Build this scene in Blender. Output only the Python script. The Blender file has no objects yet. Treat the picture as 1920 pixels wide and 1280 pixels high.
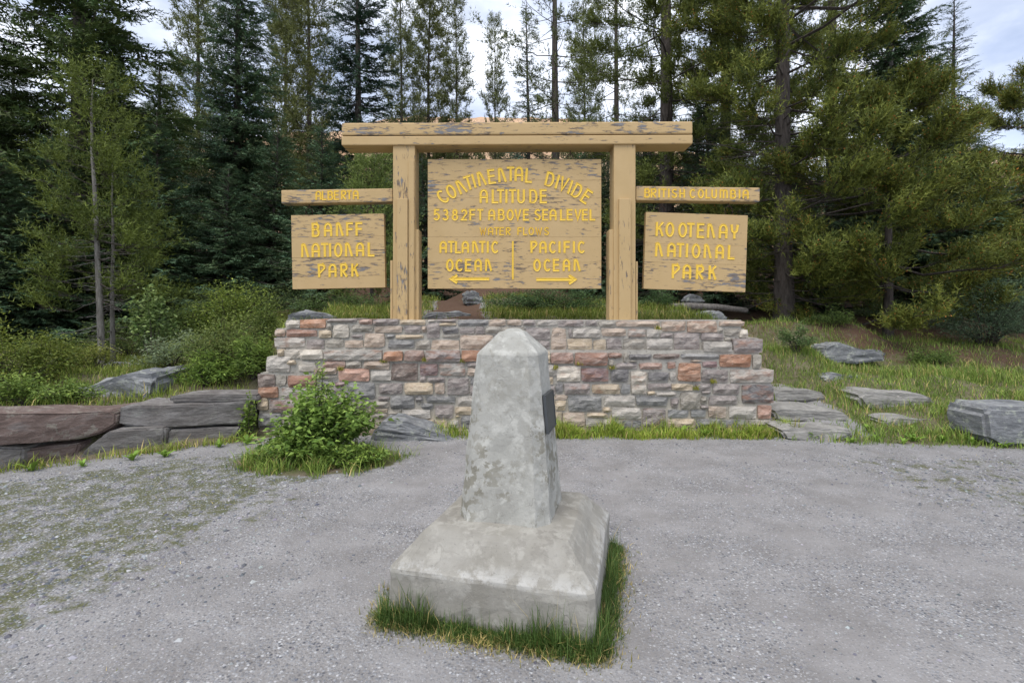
import bpy, math, random
import numpy as np
from mathutils import Vector, Matrix, noise as mnoise
R = math.radians
random.seed(7); rng = np.random.default_rng(7)
SC = bpy.context.scene
COL = SC.collection

# ------------------------------------------------------------------ camera
F = 950.0                       # focal length in pixels of the 1920 wide photograph
CX, HY, EYE = 960.0, 590.0, 1.5  # horizon row, eye height
cam = bpy.data.cameras.new('camera'); co = bpy.data.objects.new('camera', cam); COL.objects.link(co)
cam.sensor_width = 36; cam.lens = F/1920*36; cam.shift_y = -50/1920
cam.clip_start = 0.05; cam.clip_end = 12000
co.location = (0, 0, EYE); co.rotation_euler = (R(90), 0, 0)
SC.camera = co
# ------------------------------------------------------------------ sky
SUN_EL, SUN_AZ = 63, 205        # degrees; azimuth clockwise from +Y, so behind the camera
w = bpy.data.worlds.new('World'); SC.world = w; w.use_nodes = True
nt = w.node_tree; nt.nodes.clear()
out = nt.nodes.new('ShaderNodeOutputWorld'); bg = nt.nodes.new('ShaderNodeBackground')
sky = nt.nodes.new('ShaderNodeTexSky'); sky.sky_type = 'NISHITA'; sky.sun_disc = False
sky.sun_elevation = R(SUN_EL); sky.sun_rotation = R(SUN_AZ); sky.altitude = 1600
sky.air_density = 0.8; sky.dust_density = 1.5
tc = nt.nodes.new('ShaderNodeTexCoord'); mp = nt.nodes.new('ShaderNodeMapping')
mp.inputs['Scale'].default_value = (1, 1, 2.2); mp.inputs['Location'].default_value = (.35, .1, .2)
nz = nt.nodes.new('ShaderNodeTexNoise'); nz.inputs['Scale'].default_value = 2.6
nz.inputs['Detail'].default_value = 7; nz.inputs['Roughness'].default_value = .55
rp = nt.nodes.new('ShaderNodeValToRGB'); rp.color_ramp.elements[0].position = .40; rp.color_ramp.elements[1].position = .60
rp.color_ramp.elements[0].color = (.42, .42, .42, 1); rp.color_ramp.elements[1].color = (1, 1, 1, 1)
mx = nt.nodes.new('ShaderNodeMix'); mx.data_type = 'RGBA'
nz2 = nt.nodes.new('ShaderNodeTexNoise'); nz2.inputs['Scale'].default_value = 5.0; nz2.inputs['Detail'].default_value = 6
cl = nt.nodes.new('ShaderNodeValToRGB'); cl.color_ramp.elements[0].position = .38; cl.color_ramp.elements[1].position = .62
cl.color_ramp.elements[0].color = (4.6, 5.1, 6.3, 1); cl.color_ramp.elements[1].color = (7.9, 8.2, 8.9, 1)
nt.links.new(mp.outputs[0], nz2.inputs['Vector']); nt.links.new(nz2.outputs['Fac'], cl.inputs['Fac']); nt.links.new(cl.outputs['Color'], mx.inputs[7])
nt.links.new(tc.outputs['Generated'], mp.inputs['Vector']); nt.links.new(mp.outputs[0], nz.inputs['Vector'])
nt.links.new(nz.outputs['Fac'], rp.inputs['Fac']); nt.links.new(rp.outputs['Color'], mx.inputs[0])
nt.links.new(sky.outputs[0], mx.inputs[6]); nt.links.new(mx.outputs[2], bg.inputs['Color'])
bg.inputs['Strength'].default_value = 0.1
nt.links.new(bg.outputs[0], out.inputs[0])
# ------------------------------------------------------------------ sun, veiled by cloud
sl = bpy.data.lights.new('sun', 'SUN'); so = bpy.data.objects.new('sun', sl); COL.objects.link(so)
sl.energy = 1.3; sl.angle = R(38); sl.color = (1.0, .95, .88)
az, el = R(SUN_AZ), R(SUN_EL)
sd = Vector((math.sin(az)*math.cos(el), math.cos(az)*math.cos(el), math.sin(el)))
so.rotation_euler = sd.to_track_quat('Z', 'Y').to_euler()
# ------------------------------------------------------------------ exposure
SC.view_settings.view_transform = 'Standard'; SC.view_settings.look = 'None'
SC.view_settings.exposure = 1.0; SC.view_settings.gamma = 1; SC.view_settings.use_curve_mapping = False
SC.render.engine = 'CYCLES'
SC.cycles.max_bounces = 6; SC.cycles.diffuse_bounces = 3; SC.cycles.glossy_bounces = 2
SC.cycles.transmission_bounces = 4; SC.cycles.transparent_max_bounces = 4
SC.cycles.use_denoising = True

# ================================================================== helpers
def P(px, py, Y):               # a point seen at photograph pixel (px, py) at distance Y
    return ((px-CX)*Y/F, Y, EYE-(py-HY)*Y/F)
ORG = {}
def thing(name, label, cat, loc, group=None):
    o = bpy.data.objects.new(name, None); COL.objects.link(o); o.location = loc
    o.empty_display_size = .2
    o['label'] = label; o['category'] = cat
    if group: o['group'] = group
    ORG[o.name] = np.array(loc, float)
    return o
def mesh(name, V, Fc, mats, cols=None, mi=None, smooth=False):
    V = np.asarray(V, dtype=np.float32)
    me = bpy.data.meshes.new(name)
    if isinstance(Fc, np.ndarray):
        n = Fc.shape[1]; nf = len(Fc)
        me.vertices.add(len(V)); me.vertices.foreach_set('co', V.ravel())
        me.loops.add(nf*n); me.loops.foreach_set('vertex_index', Fc.astype(np.int32).ravel())
        me.polygons.add(nf); me.polygons.foreach_set('loop_start', np.arange(0, nf*n, n, dtype=np.int32))
        me.update(calc_edges=True)
    else:
        me.from_pydata(V.tolist(), [], Fc)
    for m in (mats if isinstance(mats, (list, tuple)) else [mats]): me.materials.append(m)
    if mi is not None: me.polygons.foreach_set('material_index', np.asarray(mi, dtype=np.int32))
    me.polygons.foreach_set('use_smooth', np.full(len(me.polygons), bool(smooth)))
    if cols is not None:
        a = me.color_attributes.new('tint', 'FLOAT_COLOR', 'POINT')
        c = np.ones((len(V), 4), dtype=np.float32); c[:, :cols.shape[1]] = cols
        a.data.foreach_set('color', c.ravel())
    me.update()
    return me
def obj(name, V, Fc, m, parent=None, cols=None, mi=None, smooth=False, label=None):
    V = np.asarray(V, dtype=np.float32)
    if parent is not None:
        org = ORG[parent.name]; V = V - org.astype(np.float32)
    o = bpy.data.objects.new(name, mesh(name, V, Fc, m, cols, mi, smooth)); COL.objects.link(o)
    if parent is not None:
        o.parent = parent; ORG[o.name] = ORG[parent.name]
    if label: o['label'] = label
    return o
def top(o, label=None, cat=None, kind=None, group=None):
    if label: o['label'] = label
    if cat: o['category'] = cat
    if kind: o['kind'] = kind
    if group: o['group'] = group
    ORG.setdefault(o.name, np.zeros(3))
    return o
def recentre(o, loc):           # move a mesh object's origin to loc
    loc = np.array(loc, np.float32); me = o.data
    c = np.empty(len(me.vertices)*3, np.float32); me.vertices.foreach_get('co', c)
    me.vertices.foreach_set('co', (c.reshape(-1, 3)-loc).ravel()); me.update(); o.location = loc.tolist()

# ---- node helpers
class Mt:
    def __init__(s, name, rough=.8, spec=.3):
        s.m = bpy.data.materials.new(name); s.m.use_nodes = True; s.t = s.m.node_tree
        s.b = s.t.nodes['Principled BSDF']; s.b.inputs['Roughness'].default_value = rough
        s.b.inputs['Specular IOR Level'].default_value = spec
    def n(s, ty, **kw):
        x = s.t.nodes.new(ty)
        for k, v in kw.items():
            if k in x.inputs: s.put(x.inputs[k], v)
            else: setattr(x, k, v)
        return x
    def put(s, sock, v):
        if isinstance(v, bpy.types.NodeSocket): s.t.links.new(v, sock)
        else: sock.default_value = v
    def co(s, scale=(1, 1, 1), loc=(0, 0, 0), rot=(0, 0, 0), kind='Object'):
        c = s.n('ShaderNodeTexCoord'); m = s.n('ShaderNodeMapping', Scale=scale, Location=loc, Rotation=rot)
        s.t.links.new(c.outputs[kind], m.inputs['Vector']); return m.outputs[0]
    def noise(s, v, sc, d=4, r=.55, dist=0):
        return s.n('ShaderNodeTexNoise', Vector=v, Scale=sc, Detail=d, Roughness=r, Distortion=dist).outputs['Fac']
    def vor(s, v, sc, feat='F1', outp='Distance'):
        x = s.t.nodes.new('ShaderNodeTexVoronoi'); x.feature = feat
        s.put(x.inputs['Vector'], v); x.inputs['Scale'].default_value = sc
        return x.outputs[outp]
    def ramp(s, f, *st):
        x = s.n('ShaderNodeValToRGB', Fac=f); e = x.color_ramp.elements
        while len(e) < len(st): e.new(.5)
        for q, (p, c) in zip(e, st):
            q.position = p; q.color = (c, c, c, 1) if isinstance(c, (int, float)) else (*c, 1)
        return x.outputs['Color']
    def mix(s, f, a, b, mode='MIX'):
        x = s.t.nodes.new('ShaderNodeMix'); x.data_type = 'RGBA'; x.blend_type = mode
        s.put(x.inputs[0], f)
        for i, v in ((6, a), (7, b)):
            s.put(x.inputs[i], v if isinstance(v, bpy.types.NodeSocket) else ((v, v, v, 1) if isinstance(v, (int, float)) else (*v, 1)))
        return x.outputs[2]
    def math(s, op, a, b=0):
        x = s.t.nodes.new('ShaderNodeMath'); x.operation = op; s.put(x.inputs[0], a); s.put(x.inputs[1], b); return x.outputs[0]
    def attr(s, name, outp='Color'):
        x = s.t.nodes.new('ShaderNodeAttribute'); x.attribute_name = name; return x.outputs[outp]
    def bump(s, h, st=.3, d=.01):
        s.put(s.b.inputs['Normal'], s.n('ShaderNodeBump', Height=h, Strength=st, Distance=d).outputs[0])
    def col(s, c): s.put(s.b.inputs['Base Color'], c if isinstance(c, bpy.types.NodeSocket) else (*c, 1)); return s.m

# ================================================================== materials
def paint(name, axis):          # weathered tan paint flaking off grey wood, grain along axis
    m = Mt(name, .62, .3)
    st = [34, 34, 34]; st[axis] = 6.0
    st2 = [90, 90, 90]; st2[axis] = 3
    ob = m.n('ShaderNodeObjectInfo')
    v0 = m.co((1, 1, 1))
    off = m.n('ShaderNodeVectorMath', operation='ADD')
    m.put(off.inputs[0], v0)
    sc = m.n('ShaderNodeVectorMath', operation='SCALE'); m.put(sc.inputs[0], ob.outputs['Location']); sc.inputs['Scale'].default_value = 3.1
    cmb = m.n('ShaderNodeCombineXYZ'); m.put(cmb.inputs[axis], m.math('MULTIPLY', ob.outputs['Random'], 9.0))
    a2 = m.n('ShaderNodeVectorMath', operation='ADD'); m.put(a2.inputs[0], sc.outputs[0]); m.put(a2.inputs[1], cmb.outputs[0])
    m.put(off.inputs[1], a2.outputs[0]); v = off.outputs[0]
    def mapped(s): return m.n('ShaderNodeMapping', Vector=v, Scale=s).outputs[0]
    big = m.noise(mapped((1.6, 1.6, 2.4)), 1.2, 3)
    fl = m.noise(mapped(st), 1.0, 8, .68, .3)
    thr = m.math('ADD', fl, m.math('MULTIPLY', m.math('SUBTRACT', big, .5), .46))
    thr = m.math('ADD', thr, m.math('MULTIPLY', m.math('SUBTRACT', m.noise(mapped((8, 8, 8)), 1.0, 4, .6), .5), .22))
    thr = m.math('ADD', thr, m.math('MULTIPLY', m.math('SUBTRACT', ob.outputs['Alpha'], .5), .30))
    bare = m.ramp(thr, (.662, 0), (.676, 1))
    edge = m.ramp(thr, (.62, 0), (.65, 1), (.675, 1), (.70, 0))
    grain = m.noise(mapped(st2), 1.0, 5, .6)
    crack = m.ramp(grain, (.27, 1), (.31, 0))
    tan = m.mix(m.noise(mapped((3, 3, 3)), 1.5, 4), (.45, .31, .14), (.54, .385, .195))
    tan = m.mix(m.math('MULTIPLY', crack, .55), tan, (.16, .10, .05))
    wood = m.mix(grain, (.085, .083, .085), (.30, .295, .295))
    wood = m.mix(m.ramp(m.noise(mapped(st), .7, 3), (.45, 0), (.6, 1)), wood, (.15, .115, .085))
    c = m.mix(m.math('MULTIPLY', edge, .6), tan, (.17, .11, .06))
    c = m.mix(bare, c, wood)
    h = m.math('SUBTRACT', 1.0, m.math('ADD', m.math('MULTIPLY', bare, .5), m.math('MULTIPLY', crack, .5)))
    m.bump(m.math('ADD', h, m.math('MULTIPLY', grain, .3)), .5, .004)
    return m.col(c)
PAINT_X, PAINT_Z, PAINT_Y = paint('flaking tan paint on timber', 0), paint('flaking tan paint on upright timber', 2), paint('flaking tan paint on end grain', 1)
def simple(name, c1, c2, sc=8, rough=.7, spec=.3, bump=.2, bd=.004):
    m = Mt(name, rough, spec); v = m.co(); n = m.noise(v, sc, 5)
    m.bump(m.noise(v, sc*4, 4), bump, bd); return m.col(m.mix(n, c1, c2))
YELLOW = simple('yellow routed lettering paint', (.74, .47, .045), (.88, .60, .075), 30, .5, .4, .1, .001)
IRON = simple('rusty iron', (.03, .022, .018), (.09, .045, .025), 40, .7, .4)
PLAQUE = simple('dark bronze plaque', (.045, .05, .052), (.07, .075, .078), 60, .5, .5, .3, .001)

def rockmat(name, c1, c2, c3, lich=.0, str_=(1, 1, 3.2), sc=3.0, bd=.03, lcol=(.42, .44, .36)):
    m = Mt(name, .88, .2); v = m.co(str_); u = m.co()
    n1 = m.noise(v, sc, 7, .6, .4); n2 = m.noise(v, sc*4.5, 6, .65)
    c = m.ramp(n1, (.30, c1), (.5, c2), (.72, c3))
    c = m.mix(m.ramp(n2, (.42, .45), (.6, 0)), c, tuple(x*.45 for x in c2))
    if lich: c = m.mix(m.math('MULTIPLY', m.ramp(m.noise(u, 9, 6, .7), (.55, 0), (.62, 1)), lich), c, lcol)
    h = m.math('ADD', n1, m.math('MULTIPLY', n2, .5)); h = m.math('ADD', h, m.math('MULTIPLY', m.noise(u, 60, 4), .15))
    m.bump(h, .7, bd); return m.col(c)
SLAB = rockmat('brown grey sandstone slab', (.13, .113, .102), (.215, .198, .184), (.30, .285, .272), .15)
SLABRED = rockmat('rust stained sandstone slab', (.115, .08, .068), (.19, .14, .12), (.24, .215, .20), .25)
GREYROCK = rockmat('grey limestone boulder', (.13, .135, .14), (.24, .245, .25), (.36, .36, .355), .6)
STEPROCK = rockmat('pale layered step stone', (.20, .19, .175), (.33, .315, .29), (.42, .40, .36), .2, (1, 1, 5))

def stonemat():                 # wall stones: own colour from the object, rust share from its alpha
    m = Mt('quarried wall stone', .85, .25); oi = m.n('ShaderNodeObjectInfo')
    v = m.co((1, 1, 2.4)); u = m.co()
    n = m.noise(v, 9, 7, .65, .5); n2 = m.noise(v, 28, 6, .65); n3 = m.noise(u, 5, 4)
    base = oi.outputs['Color']
    c = m.mix(m.ramp(n, (.32, 0), (.68, 1)), m.mix(.36, base, (.055, .05, .052)), m.mix(.34, base, (.66, .62, .56)))
    c = m.mix(m.ramp(n2, (.60, 0), (.70, .6)), c, (.56, .52, .47))
    c = m.mix(m.ramp(n2, (.30, .55), (.40, 0)), c, (.07, .06, .055))
    rs = m.math('ADD', m.noise(v, 6, 5, .6), m.math('MULTIPLY', m.math('SUBTRACT', oi.outputs['Alpha'], .5), .45))
    c = m.mix(m.math('MULTIPLY', m.ramp(rs, (.55, 0), (.72, 1)), .62), c, m.mix(n3, (.30, .125, .06), (.235, .14, .105)))
    h = m.math('ADD', n, m.math('MULTIPLY', n2, .45)); m.bump(h, .9, .022)
    return m.col(c)
STONE = stonemat()
def mortarmat():
    m = Mt('lime mortar', .92, .15); u = m.co(); n = m.noise(u, 5, 6, .6)
    z = m.n('ShaderNodeSeparateXYZ', Vector=u).outputs['Z']
    c = m.mix(n, (.31, .29, .25), (.50, .465, .40))
    c = m.mix(m.ramp(z, (.0, .5), (.45, 0)), c, (.50, .40, .27))
    c = m.mix(m.ramp(m.noise(u, 24, 5, .7), (.34, .6), (.44, 0)), c, (.08, .07, .06))
    m.bump(m.noise(u, 40, 5, .7), .8, .012); return m.col(c)
MORTAR = mortarmat()
def concrete(name, c1, c2, c3, blot=(.30, .29, .235), band=(.215, .25, .305, .15)):
    m = Mt(name, .85, .25); u = m.co(); v = m.co((1.3, 1.3, .7))
    n1 = m.noise(v, 3.2, 6, .62); n2 = m.noise(u, 12, 7, .62, .2); n3 = m.noise(v, 7, 5, .55)
    z = m.n('ShaderNodeSeparateXYZ', Vector=u).outputs['Z']
    c = m.ramp(n1, (.28, c1), (.52, c2), (.74, c3))
    c = m.mix(m.ramp(n2, (.50, 0), (.60, .6)), c, tuple(x*1.16 for x in c3))
    bl = m.math('MULTIPLY', m.ramp(m.noise(u, 21, 4, .6), (.50, 0), (.56, 1)), m.ramp(m.noise(u, 3.1, 2), (.40, 0), (.54, 1)))
    bl = m.math('MULTIPLY', bl, m.ramp(z, (.30, band[3]), (.45, 1), (1.15, 1), (1.3, .35)))
    c = m.mix(m.math('MULTIPLY', bl, .8), c, blot)
    bn = m.math('MULTIPLY', m.ramp(z, (band[0], 0), (band[1], 1), (band[2], 0)), m.ramp(m.noise(u, 13, 6, .7), (.45, 0), (.56, .75)))
    c = m.mix(bn, c, (.46, .45, .42))
    wv = m.n('ShaderNodeTexNoise', Vector=u, Scale=9.0, Detail=3.0)
    ad = m.n('ShaderNodeVectorMath', operation='MULTIPLY_ADD'); m.put(ad.inputs[0], wv.outputs['Color']); ad.inputs[1].default_value = (.12, .12, .12); m.put(ad.inputs[2], u)
    ce = m.vor(ad.outputs[0], 7.5, 'DISTANCE_TO_EDGE')
    crk = m.math('MULTIPLY', m.ramp(ce, (.004, 1), (.018, 0)), m.ramp(n3, (.50, 0), (.62, .4)))
    c = m.mix(crk, c, (.20, .19, .16))
    pit = m.ramp(m.noise(u, 90, 3, .5), (.27, 1), (.33, 0))
    c = m.mix(m.math('MULTIPLY', pit, .35), c, (.16, .155, .14))
    h = m.math('SUBTRACT', m.math('ADD', m.noise(u, 45, 5, .6), m.math('MULTIPLY', n2, .8)), m.math('ADD', m.math('MULTIPLY', crk, .8), pit))
    m.bump(h, .5, .006); return m.col(c)
CONC = concrete('weathered pale concrete', (.28, .272, .24), (.365, .357, .32), (.45, .442, .40), (.20, .185, .14), (1.24, 1.285, 1.34, 1))
CONC2 = concrete('weathered grey concrete plinth', (.23, .215, .18), (.275, .26, .225), (.33, .315, .278), (.20, .185, .16))

def leafmat(name, trans=.25, rough=.6):
    m = Mt(name, rough, .25); a = m.attr('tint'); n = m.noise(m.co(), 3.0, 3)
    oi = m.n('ShaderNodeObjectInfo')
    c = m.mix(m.ramp(n, (.3, 0), (.7, 1)), m.mix(1.0, a, (1.75, 1.75, 1.6), 'MULTIPLY'), m.mix(1.0, a, (2.6, 2.55, 2.2), 'MULTIPLY'))
    c = m.mix(m.math('MULTIPLY', oi.outputs['Random'], .3), c, m.mix(1.0, a, (1.25, 1.1, .8), 'MULTIPLY'))
    m.col(c)
    tr = m.n('ShaderNodeBsdfTranslucent', Color=c); ms = m.n('ShaderNodeMixShader'); ms.inputs[0].default_value = trans
    m.t.links.new(m.b.outputs[0], ms.inputs[1]); m.t.links.new(tr.outputs[0], ms.inputs[2])
    m.t.links.new(ms.outputs[0], m.t.nodes['Material Output'].inputs[0]); return m.m
NEEDLE = leafmat('conifer needles', .15); LEAF = leafmat('green leaves', .3, .5); GRASS = leafmat('grass blades', .3, .55)
def bark(name, c1, c2):
    m = Mt(name, .9, .15); v = m.co((14, 14, 3)); n = m.noise(v, 1.5, 6, .65)
    m.bump(n, .9, .02); return m.col(m.ramp(n, (.3, c1), (.7, c2)))
BARK = bark('dark conifer bark', (.034, .028, .024), (.125, .105, .09))
BARKG = bark('pale grey bark', (.10, .09, .075), (.30, .28, .25))
DEADWOOD = bark('weathered dead wood', (.10, .09, .08), (.26, .24, .22))

def groundmat():
    m = Mt('gravel, soil and turf', .92, .15); u = m.co()
    a = m.attr('tint'); sp = m.n('ShaderNodeSeparateColor', Color=a)
    g_grass, g_duff, g_moss = sp.outputs[0], sp.outputs[1], sp.outputs[2]
    # gravel: fine dust with crushed stone
    big = m.noise(u, .55, 4, .6); mid = m.noise(u, 2.6, 5, .6)
    dust = m.mix(m.ramp(mid, (.35, 0), (.65, 1)), (.208, .197, .188), (.290, .278, .270))
    vo = m.t.nodes.new('ShaderNodeTexVoronoi'); m.put(vo.inputs['Vector'], u); vo.inputs['Scale'].default_value = 62
    vo2 = m.t.nodes.new('ShaderNodeTexVoronoi'); m.put(vo2.inputs['Vector'], u); vo2.inputs['Scale'].default_value = 120
    def chips(v, lo, hi, thr):
        val = m.n('ShaderNodeSeparateColor', Color=v.outputs['Color'])
        shade = m.ramp(val.outputs[0], (0, (.08, .083, .093)), (.35, (.19, .195, .21)), (.8, (.32, .325, .335)), (1, (.56, .56, .56)))
        inside = m.ramp(v.outputs['Distance'], (lo, 1), (hi, 0))
        return shade, m.math('MULTIPLY', inside, m.math('LESS_THAN', val.outputs[1], thr))
    dens = m.ramp(m.noise(u, 1.6, 6, .7), (.40, .08), (.60, 1))
    dens = m.math('MAXIMUM', dens, m.math('MULTIPLY', g_moss, 1.0))
    s1, f1 = chips(vo, .35, .5, .75); s2, f2 = chips(vo2, .35, .5, .7)
    f1 = m.math('MULTIPLY', f1, dens)
    c = m.mix(m.math('MULTIPLY', f2, m.math('ADD', .35, m.math('MULTIPLY', dens, .4))), dust, s2); c = m.mix(f1, c, s1)
    # moss and low plants amid the gravel
    mo = m.math('ADD', m.noise(u, 5.5, 6, .72), m.math('MULTIPLY', m.math('SUBTRACT', g_moss, .5), .35))
    mof = m.math('MULTIPLY', m.ramp(mo, (.605, 0), (.70, 1)), m.ramp(g_moss, (.05, 0), (.3, 1)))
    mossc = m.mix(m.noise(u, 9, 4), (.055, .075, .025), (.135, .125, .05))
    c = m.mix(m.math('MULTIPLY', mof, m.math('SUBTRACT', .85, m.math('MULTIPLY', f1, .6))), c, mossc)
    # soil under grass, needle duff
    fine = m.noise(u, 30, 6, .7)
    soil = m.mix(fine, (.10, .075, .05), (.24, .20, .15)); soil = m.mix(m.ramp(mid, (.4, 0), (.6, .8)), soil, m.mix(fine, (.045, .06, .018), (.12, .13, .045)))
    duff = m.mix(fine, (.06, .036, .024), (.16, .10, .068))
    wob = m.math('MULTIPLY', m.math('SUBTRACT', m.noise(u, 4, 6, .7), .5), 1.1)
    c = m.mix(m.ramp(m.math('ADD', g_grass, wob), (.42, 0), (.62, 1)), c, soil)
    c = m.mix(m.ramp(m.math('ADD', g_duff, wob), (.42, 0), (.60, 1)), c, duff)
    h = m.math('MULTIPLY', m.math('SUBTRACT', 1.0, m.math('MULTIPLY', vo.outputs['Distance'], 1.4)), dens)
    h = m.math('ADD', h, m.math('MULTIPLY', m.math('SUBTRACT', 1.0, vo2.outputs['Distance']), .3))
    h = m.math('ADD', h, m.math('MULTIPLY', fine, .8))
    m.bump(h, .8, .008); return m.col(c)
GROUND = groundmat()

# ================================================================== terrain
CP = []
for x in np.arange(-8, 8.1, 1.0):
    for y in np.arange(-6, 4.1, 1.0): CP.append((x, y, 0))
for x in np.arange(-3.2, 7.6, .6):
    for y in (4.6, 5.2, 5.8): CP.append((x, y, 0))
for x in np.arange(-3.2, 3.3, .6): CP.append((x, 6.35, 0.0))
for x in np.arange(-3.1, 3.2, .6): CP += [(x, 7.3, 1.36), (x, 8.2, 1.44), (x, 9.5, 1.56)]
CP += [(-3.3, 5.9, 0), (-3.8, 5.45, 0), (-4.4, 5.0, 0), (-5.0, 4.6, 0), (-6, 4.3, 0), (-7, 4.1, 0),
 (3.6, 6.3, .03), (3.9, 6.8, .12), (3.95, 7.4, .20), (4.05, 8.2, .30), (4.15, 8.9, .40), (5.0, 9.4, .85), (4.3, 9.8, 1.05), (5.3, 10.5, 1.35), (6.7, 11, 1.3), (5.5, 8.2, .5), (6.5, 8.5, .52),
 (8.5, 8.5, .52), (8.7, 10.5, .9), (6, 6.2, .05), (7, 6.1, .06), (5.5, 6.8, .2), (8, 7, .3), (10, 7, .3), (12, 10, .8), (10, 13, 1.5), (6, 15, 1.7), (10, 20, 2.4), (14, 16, 1.8),
 (-3.75, 6.7, .5), (-3.7, 7.3, .75), (-4.2, 8, .95), (-4.9, 9, 1.0), (-3.7, 9, 1.3), (-4.6, 6.7, .6), (-5.5, 6.6, .55), (-5.2, 5.9, .5), (-6.9, 8.5, .6), (-8, 8, .55), (-6, 7.2, .65),
 (-6.2, 5.6, .47), (-7.5, 5.6, .45), (-7.5, 6.6, .5), (-9, 7, .5), (-10, 10, .8), (-10, 14, 1.2), (-5, 12, 1.5), (-5, 20, 2.6), (-12, 22, 2.2), (-9, 5, .4), (-4.4, 6.3, .5), (-5, 14, 1.7),
 (0, 12, 1.9), (2, 12, 1.75), (-2, 12, 1.85), (0, 16, 2.4), (3, 11, 1.55), (3.5, 13, 1.7), (0, 25, 3.4), (12, 25, 3), (-12, 30, 3.2), (3, 20, 2.8)]
CP = np.array(CP, float)
def terr(x, y):
    x = np.atleast_1d(np.asarray(x, float)); y = np.atleast_1d(np.asarray(y, float)); o = np.empty(len(x))
    for i in range(0, len(x), 4000):
        d2 = (x[i:i+4000, None]-CP[None, :, 0])**2 + (y[i:i+4000, None]-CP[None, :, 1])**2 + .02
        W = d2**-2.0; o[i:i+4000] = (W*CP[None, :, 2]).sum(1)/W.sum(1)
    far = 3.2+(y-24)*.095
    k = np.clip((y-20)/8, 0, 1); o = o*(1-k)+far*k
    side = np.clip((np.abs(x)-14)/20, 0, 1)*np.clip((18-y)/14, 0, 1); o = o*(1-side)+(.2)*side
    back = np.clip((-y-6)/6, 0, 1); o = o*(1-back)
    return o
def vnoise(x, y, s, seed=0):
    return np.array([mnoise.noise((a*s+seed, b*s, seed*.7)) for a, b in zip(x, y)])
def gheight(x, y):
    x = np.atleast_1d(np.asarray(x, float)); y = np.atleast_1d(np.asarray(y, float)); z = terr(x, y)
    near = (np.abs(x) < 16) & (y < 20) & (y > -2); n_ = np.zeros(len(x))
    n_[near] = vnoise(x[near], y[near], .9)*.6+vnoise(x[near], y[near], 3.1, 5)*.3
    return z+np.where(z < .06, n_*.012, n_*.11)
def tz(x, y): return float(gheight([x], [y])[0])
def axis_vals(lo, hi, d, far, g=1.12):
    a = list(np.arange(lo, hi+1e-6, d)); s = d
    v = hi
    while v < far: s *= g; v += s; a.append(v)
    s = d; v = lo; b = []
    while v > -far: s *= g; v -= s; b.append(v)
    return np.array(b[::-1]+a)
gx = axis_vals(-9.5, 10.5, .11, 4000); gy = axis_vals(1.0, 13.0, .11, 4000)
GX, GY = np.meshgrid(gx, gy); fx, fy = GX.ravel(), GY.ravel()
gz = gheight(fx, fy)
far = fy > 120; gz[far] = 12.3 - (fy[far]-120)*.004
# region masks: grass, needle duff, moss
def ss(a, lo, hi): return np.clip((a-lo)/(hi-lo), 0, 1)
def masks(x, y):
    x = np.asarray(x, float); y = np.asarray(y, float)
    edge_r = np.interp(x, [3.0, 3.6, 5, 6.2, 8, 12], [6.15, 6.0, 5.75, 5.6, 5.6, 5.4])
    edge_l = np.interp(x, [-12, -6, -5, -4.2, -3.4, -3.0], [3.8, 4.35, 4.75, 5.25, 5.85, 6.0])
    edge = np.where(x < 0, edge_l, edge_r); edge = np.where(np.abs(x) < 3.0, 6.15, edge)
    g = ss(y, edge-.15, edge+.25)
    g = np.where((np.abs(x) < 3.0) & (x < 0) & (x > -1.6), ss(y, 6.4, 6.6), g)
    bd = np.hypot((x+2.0)/1.0, (y-5.25)/.62); g = np.maximum(g, ss(.98-bd, 0, .25))
    ou = np.abs((x-.005)*.968-(y-2.874)*.25); ov = np.abs((x-.005)*.25+(y-2.874)*.968); g = np.maximum(g, .62*ss(.68-np.maximum(ou, ov), 0, .1))
    # stepping path at the right end of the wall
    pth = ss(.75-np.abs(x-3.95-.1*(y-7)), 0, .3)*ss(y, 6.0, 6.3)*ss(7.9-y, 0, .3)
    g = g*(1-.9*pth)
    # trail behind the wall
    tr = ss(.75-np.abs(x+1.0+.08*(y-9)), 0, .4)*ss(y, 7.2, 7.4)*ss(15-y, 0, 2)
    g = g*(1-.97*tr); trail = tr
    d = .62*ss(y+.30*(x-4.5), 9.4, 10.6)*ss(x, 3.6, 4.3)
    d = np.maximum(d, trail*.85); d = np.maximum(d, ss(y, 10.5, 12.5)*ss(-x, 2.5, 4)); d = np.maximum(d, ss(y, 13, 15))
    mo = ss(-(x)-1.3+.25*(y-3), 0, 1.2)*ss(y, 1.0, 1.6)*ss(edge-.2-y, 0, .5)
    mo = np.maximum(mo, .8*ss(x-3.0-.35*(4.2-y), 0, .8)*ss(y, 3.0, 3.5)*ss(5.6-y, 0, .4))
    return g, d, mo
mg, md, mm = masks(fx, fy)
nxg = len(gx); nyg = len(gy)
ii = (np.arange(nyg-1)[:, None]*nxg+np.arange(nxg-1)[None, :]).ravel()
Q = np.stack([ii, ii+1, ii+1+nxg, ii+nxg], 1)
g = obj('ground', np.stack([fx, fy, gz], 1), Q, GROUND, cols=np.stack([mg, md, mm], 1), smooth=True)
top(g, kind='structure')
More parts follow.
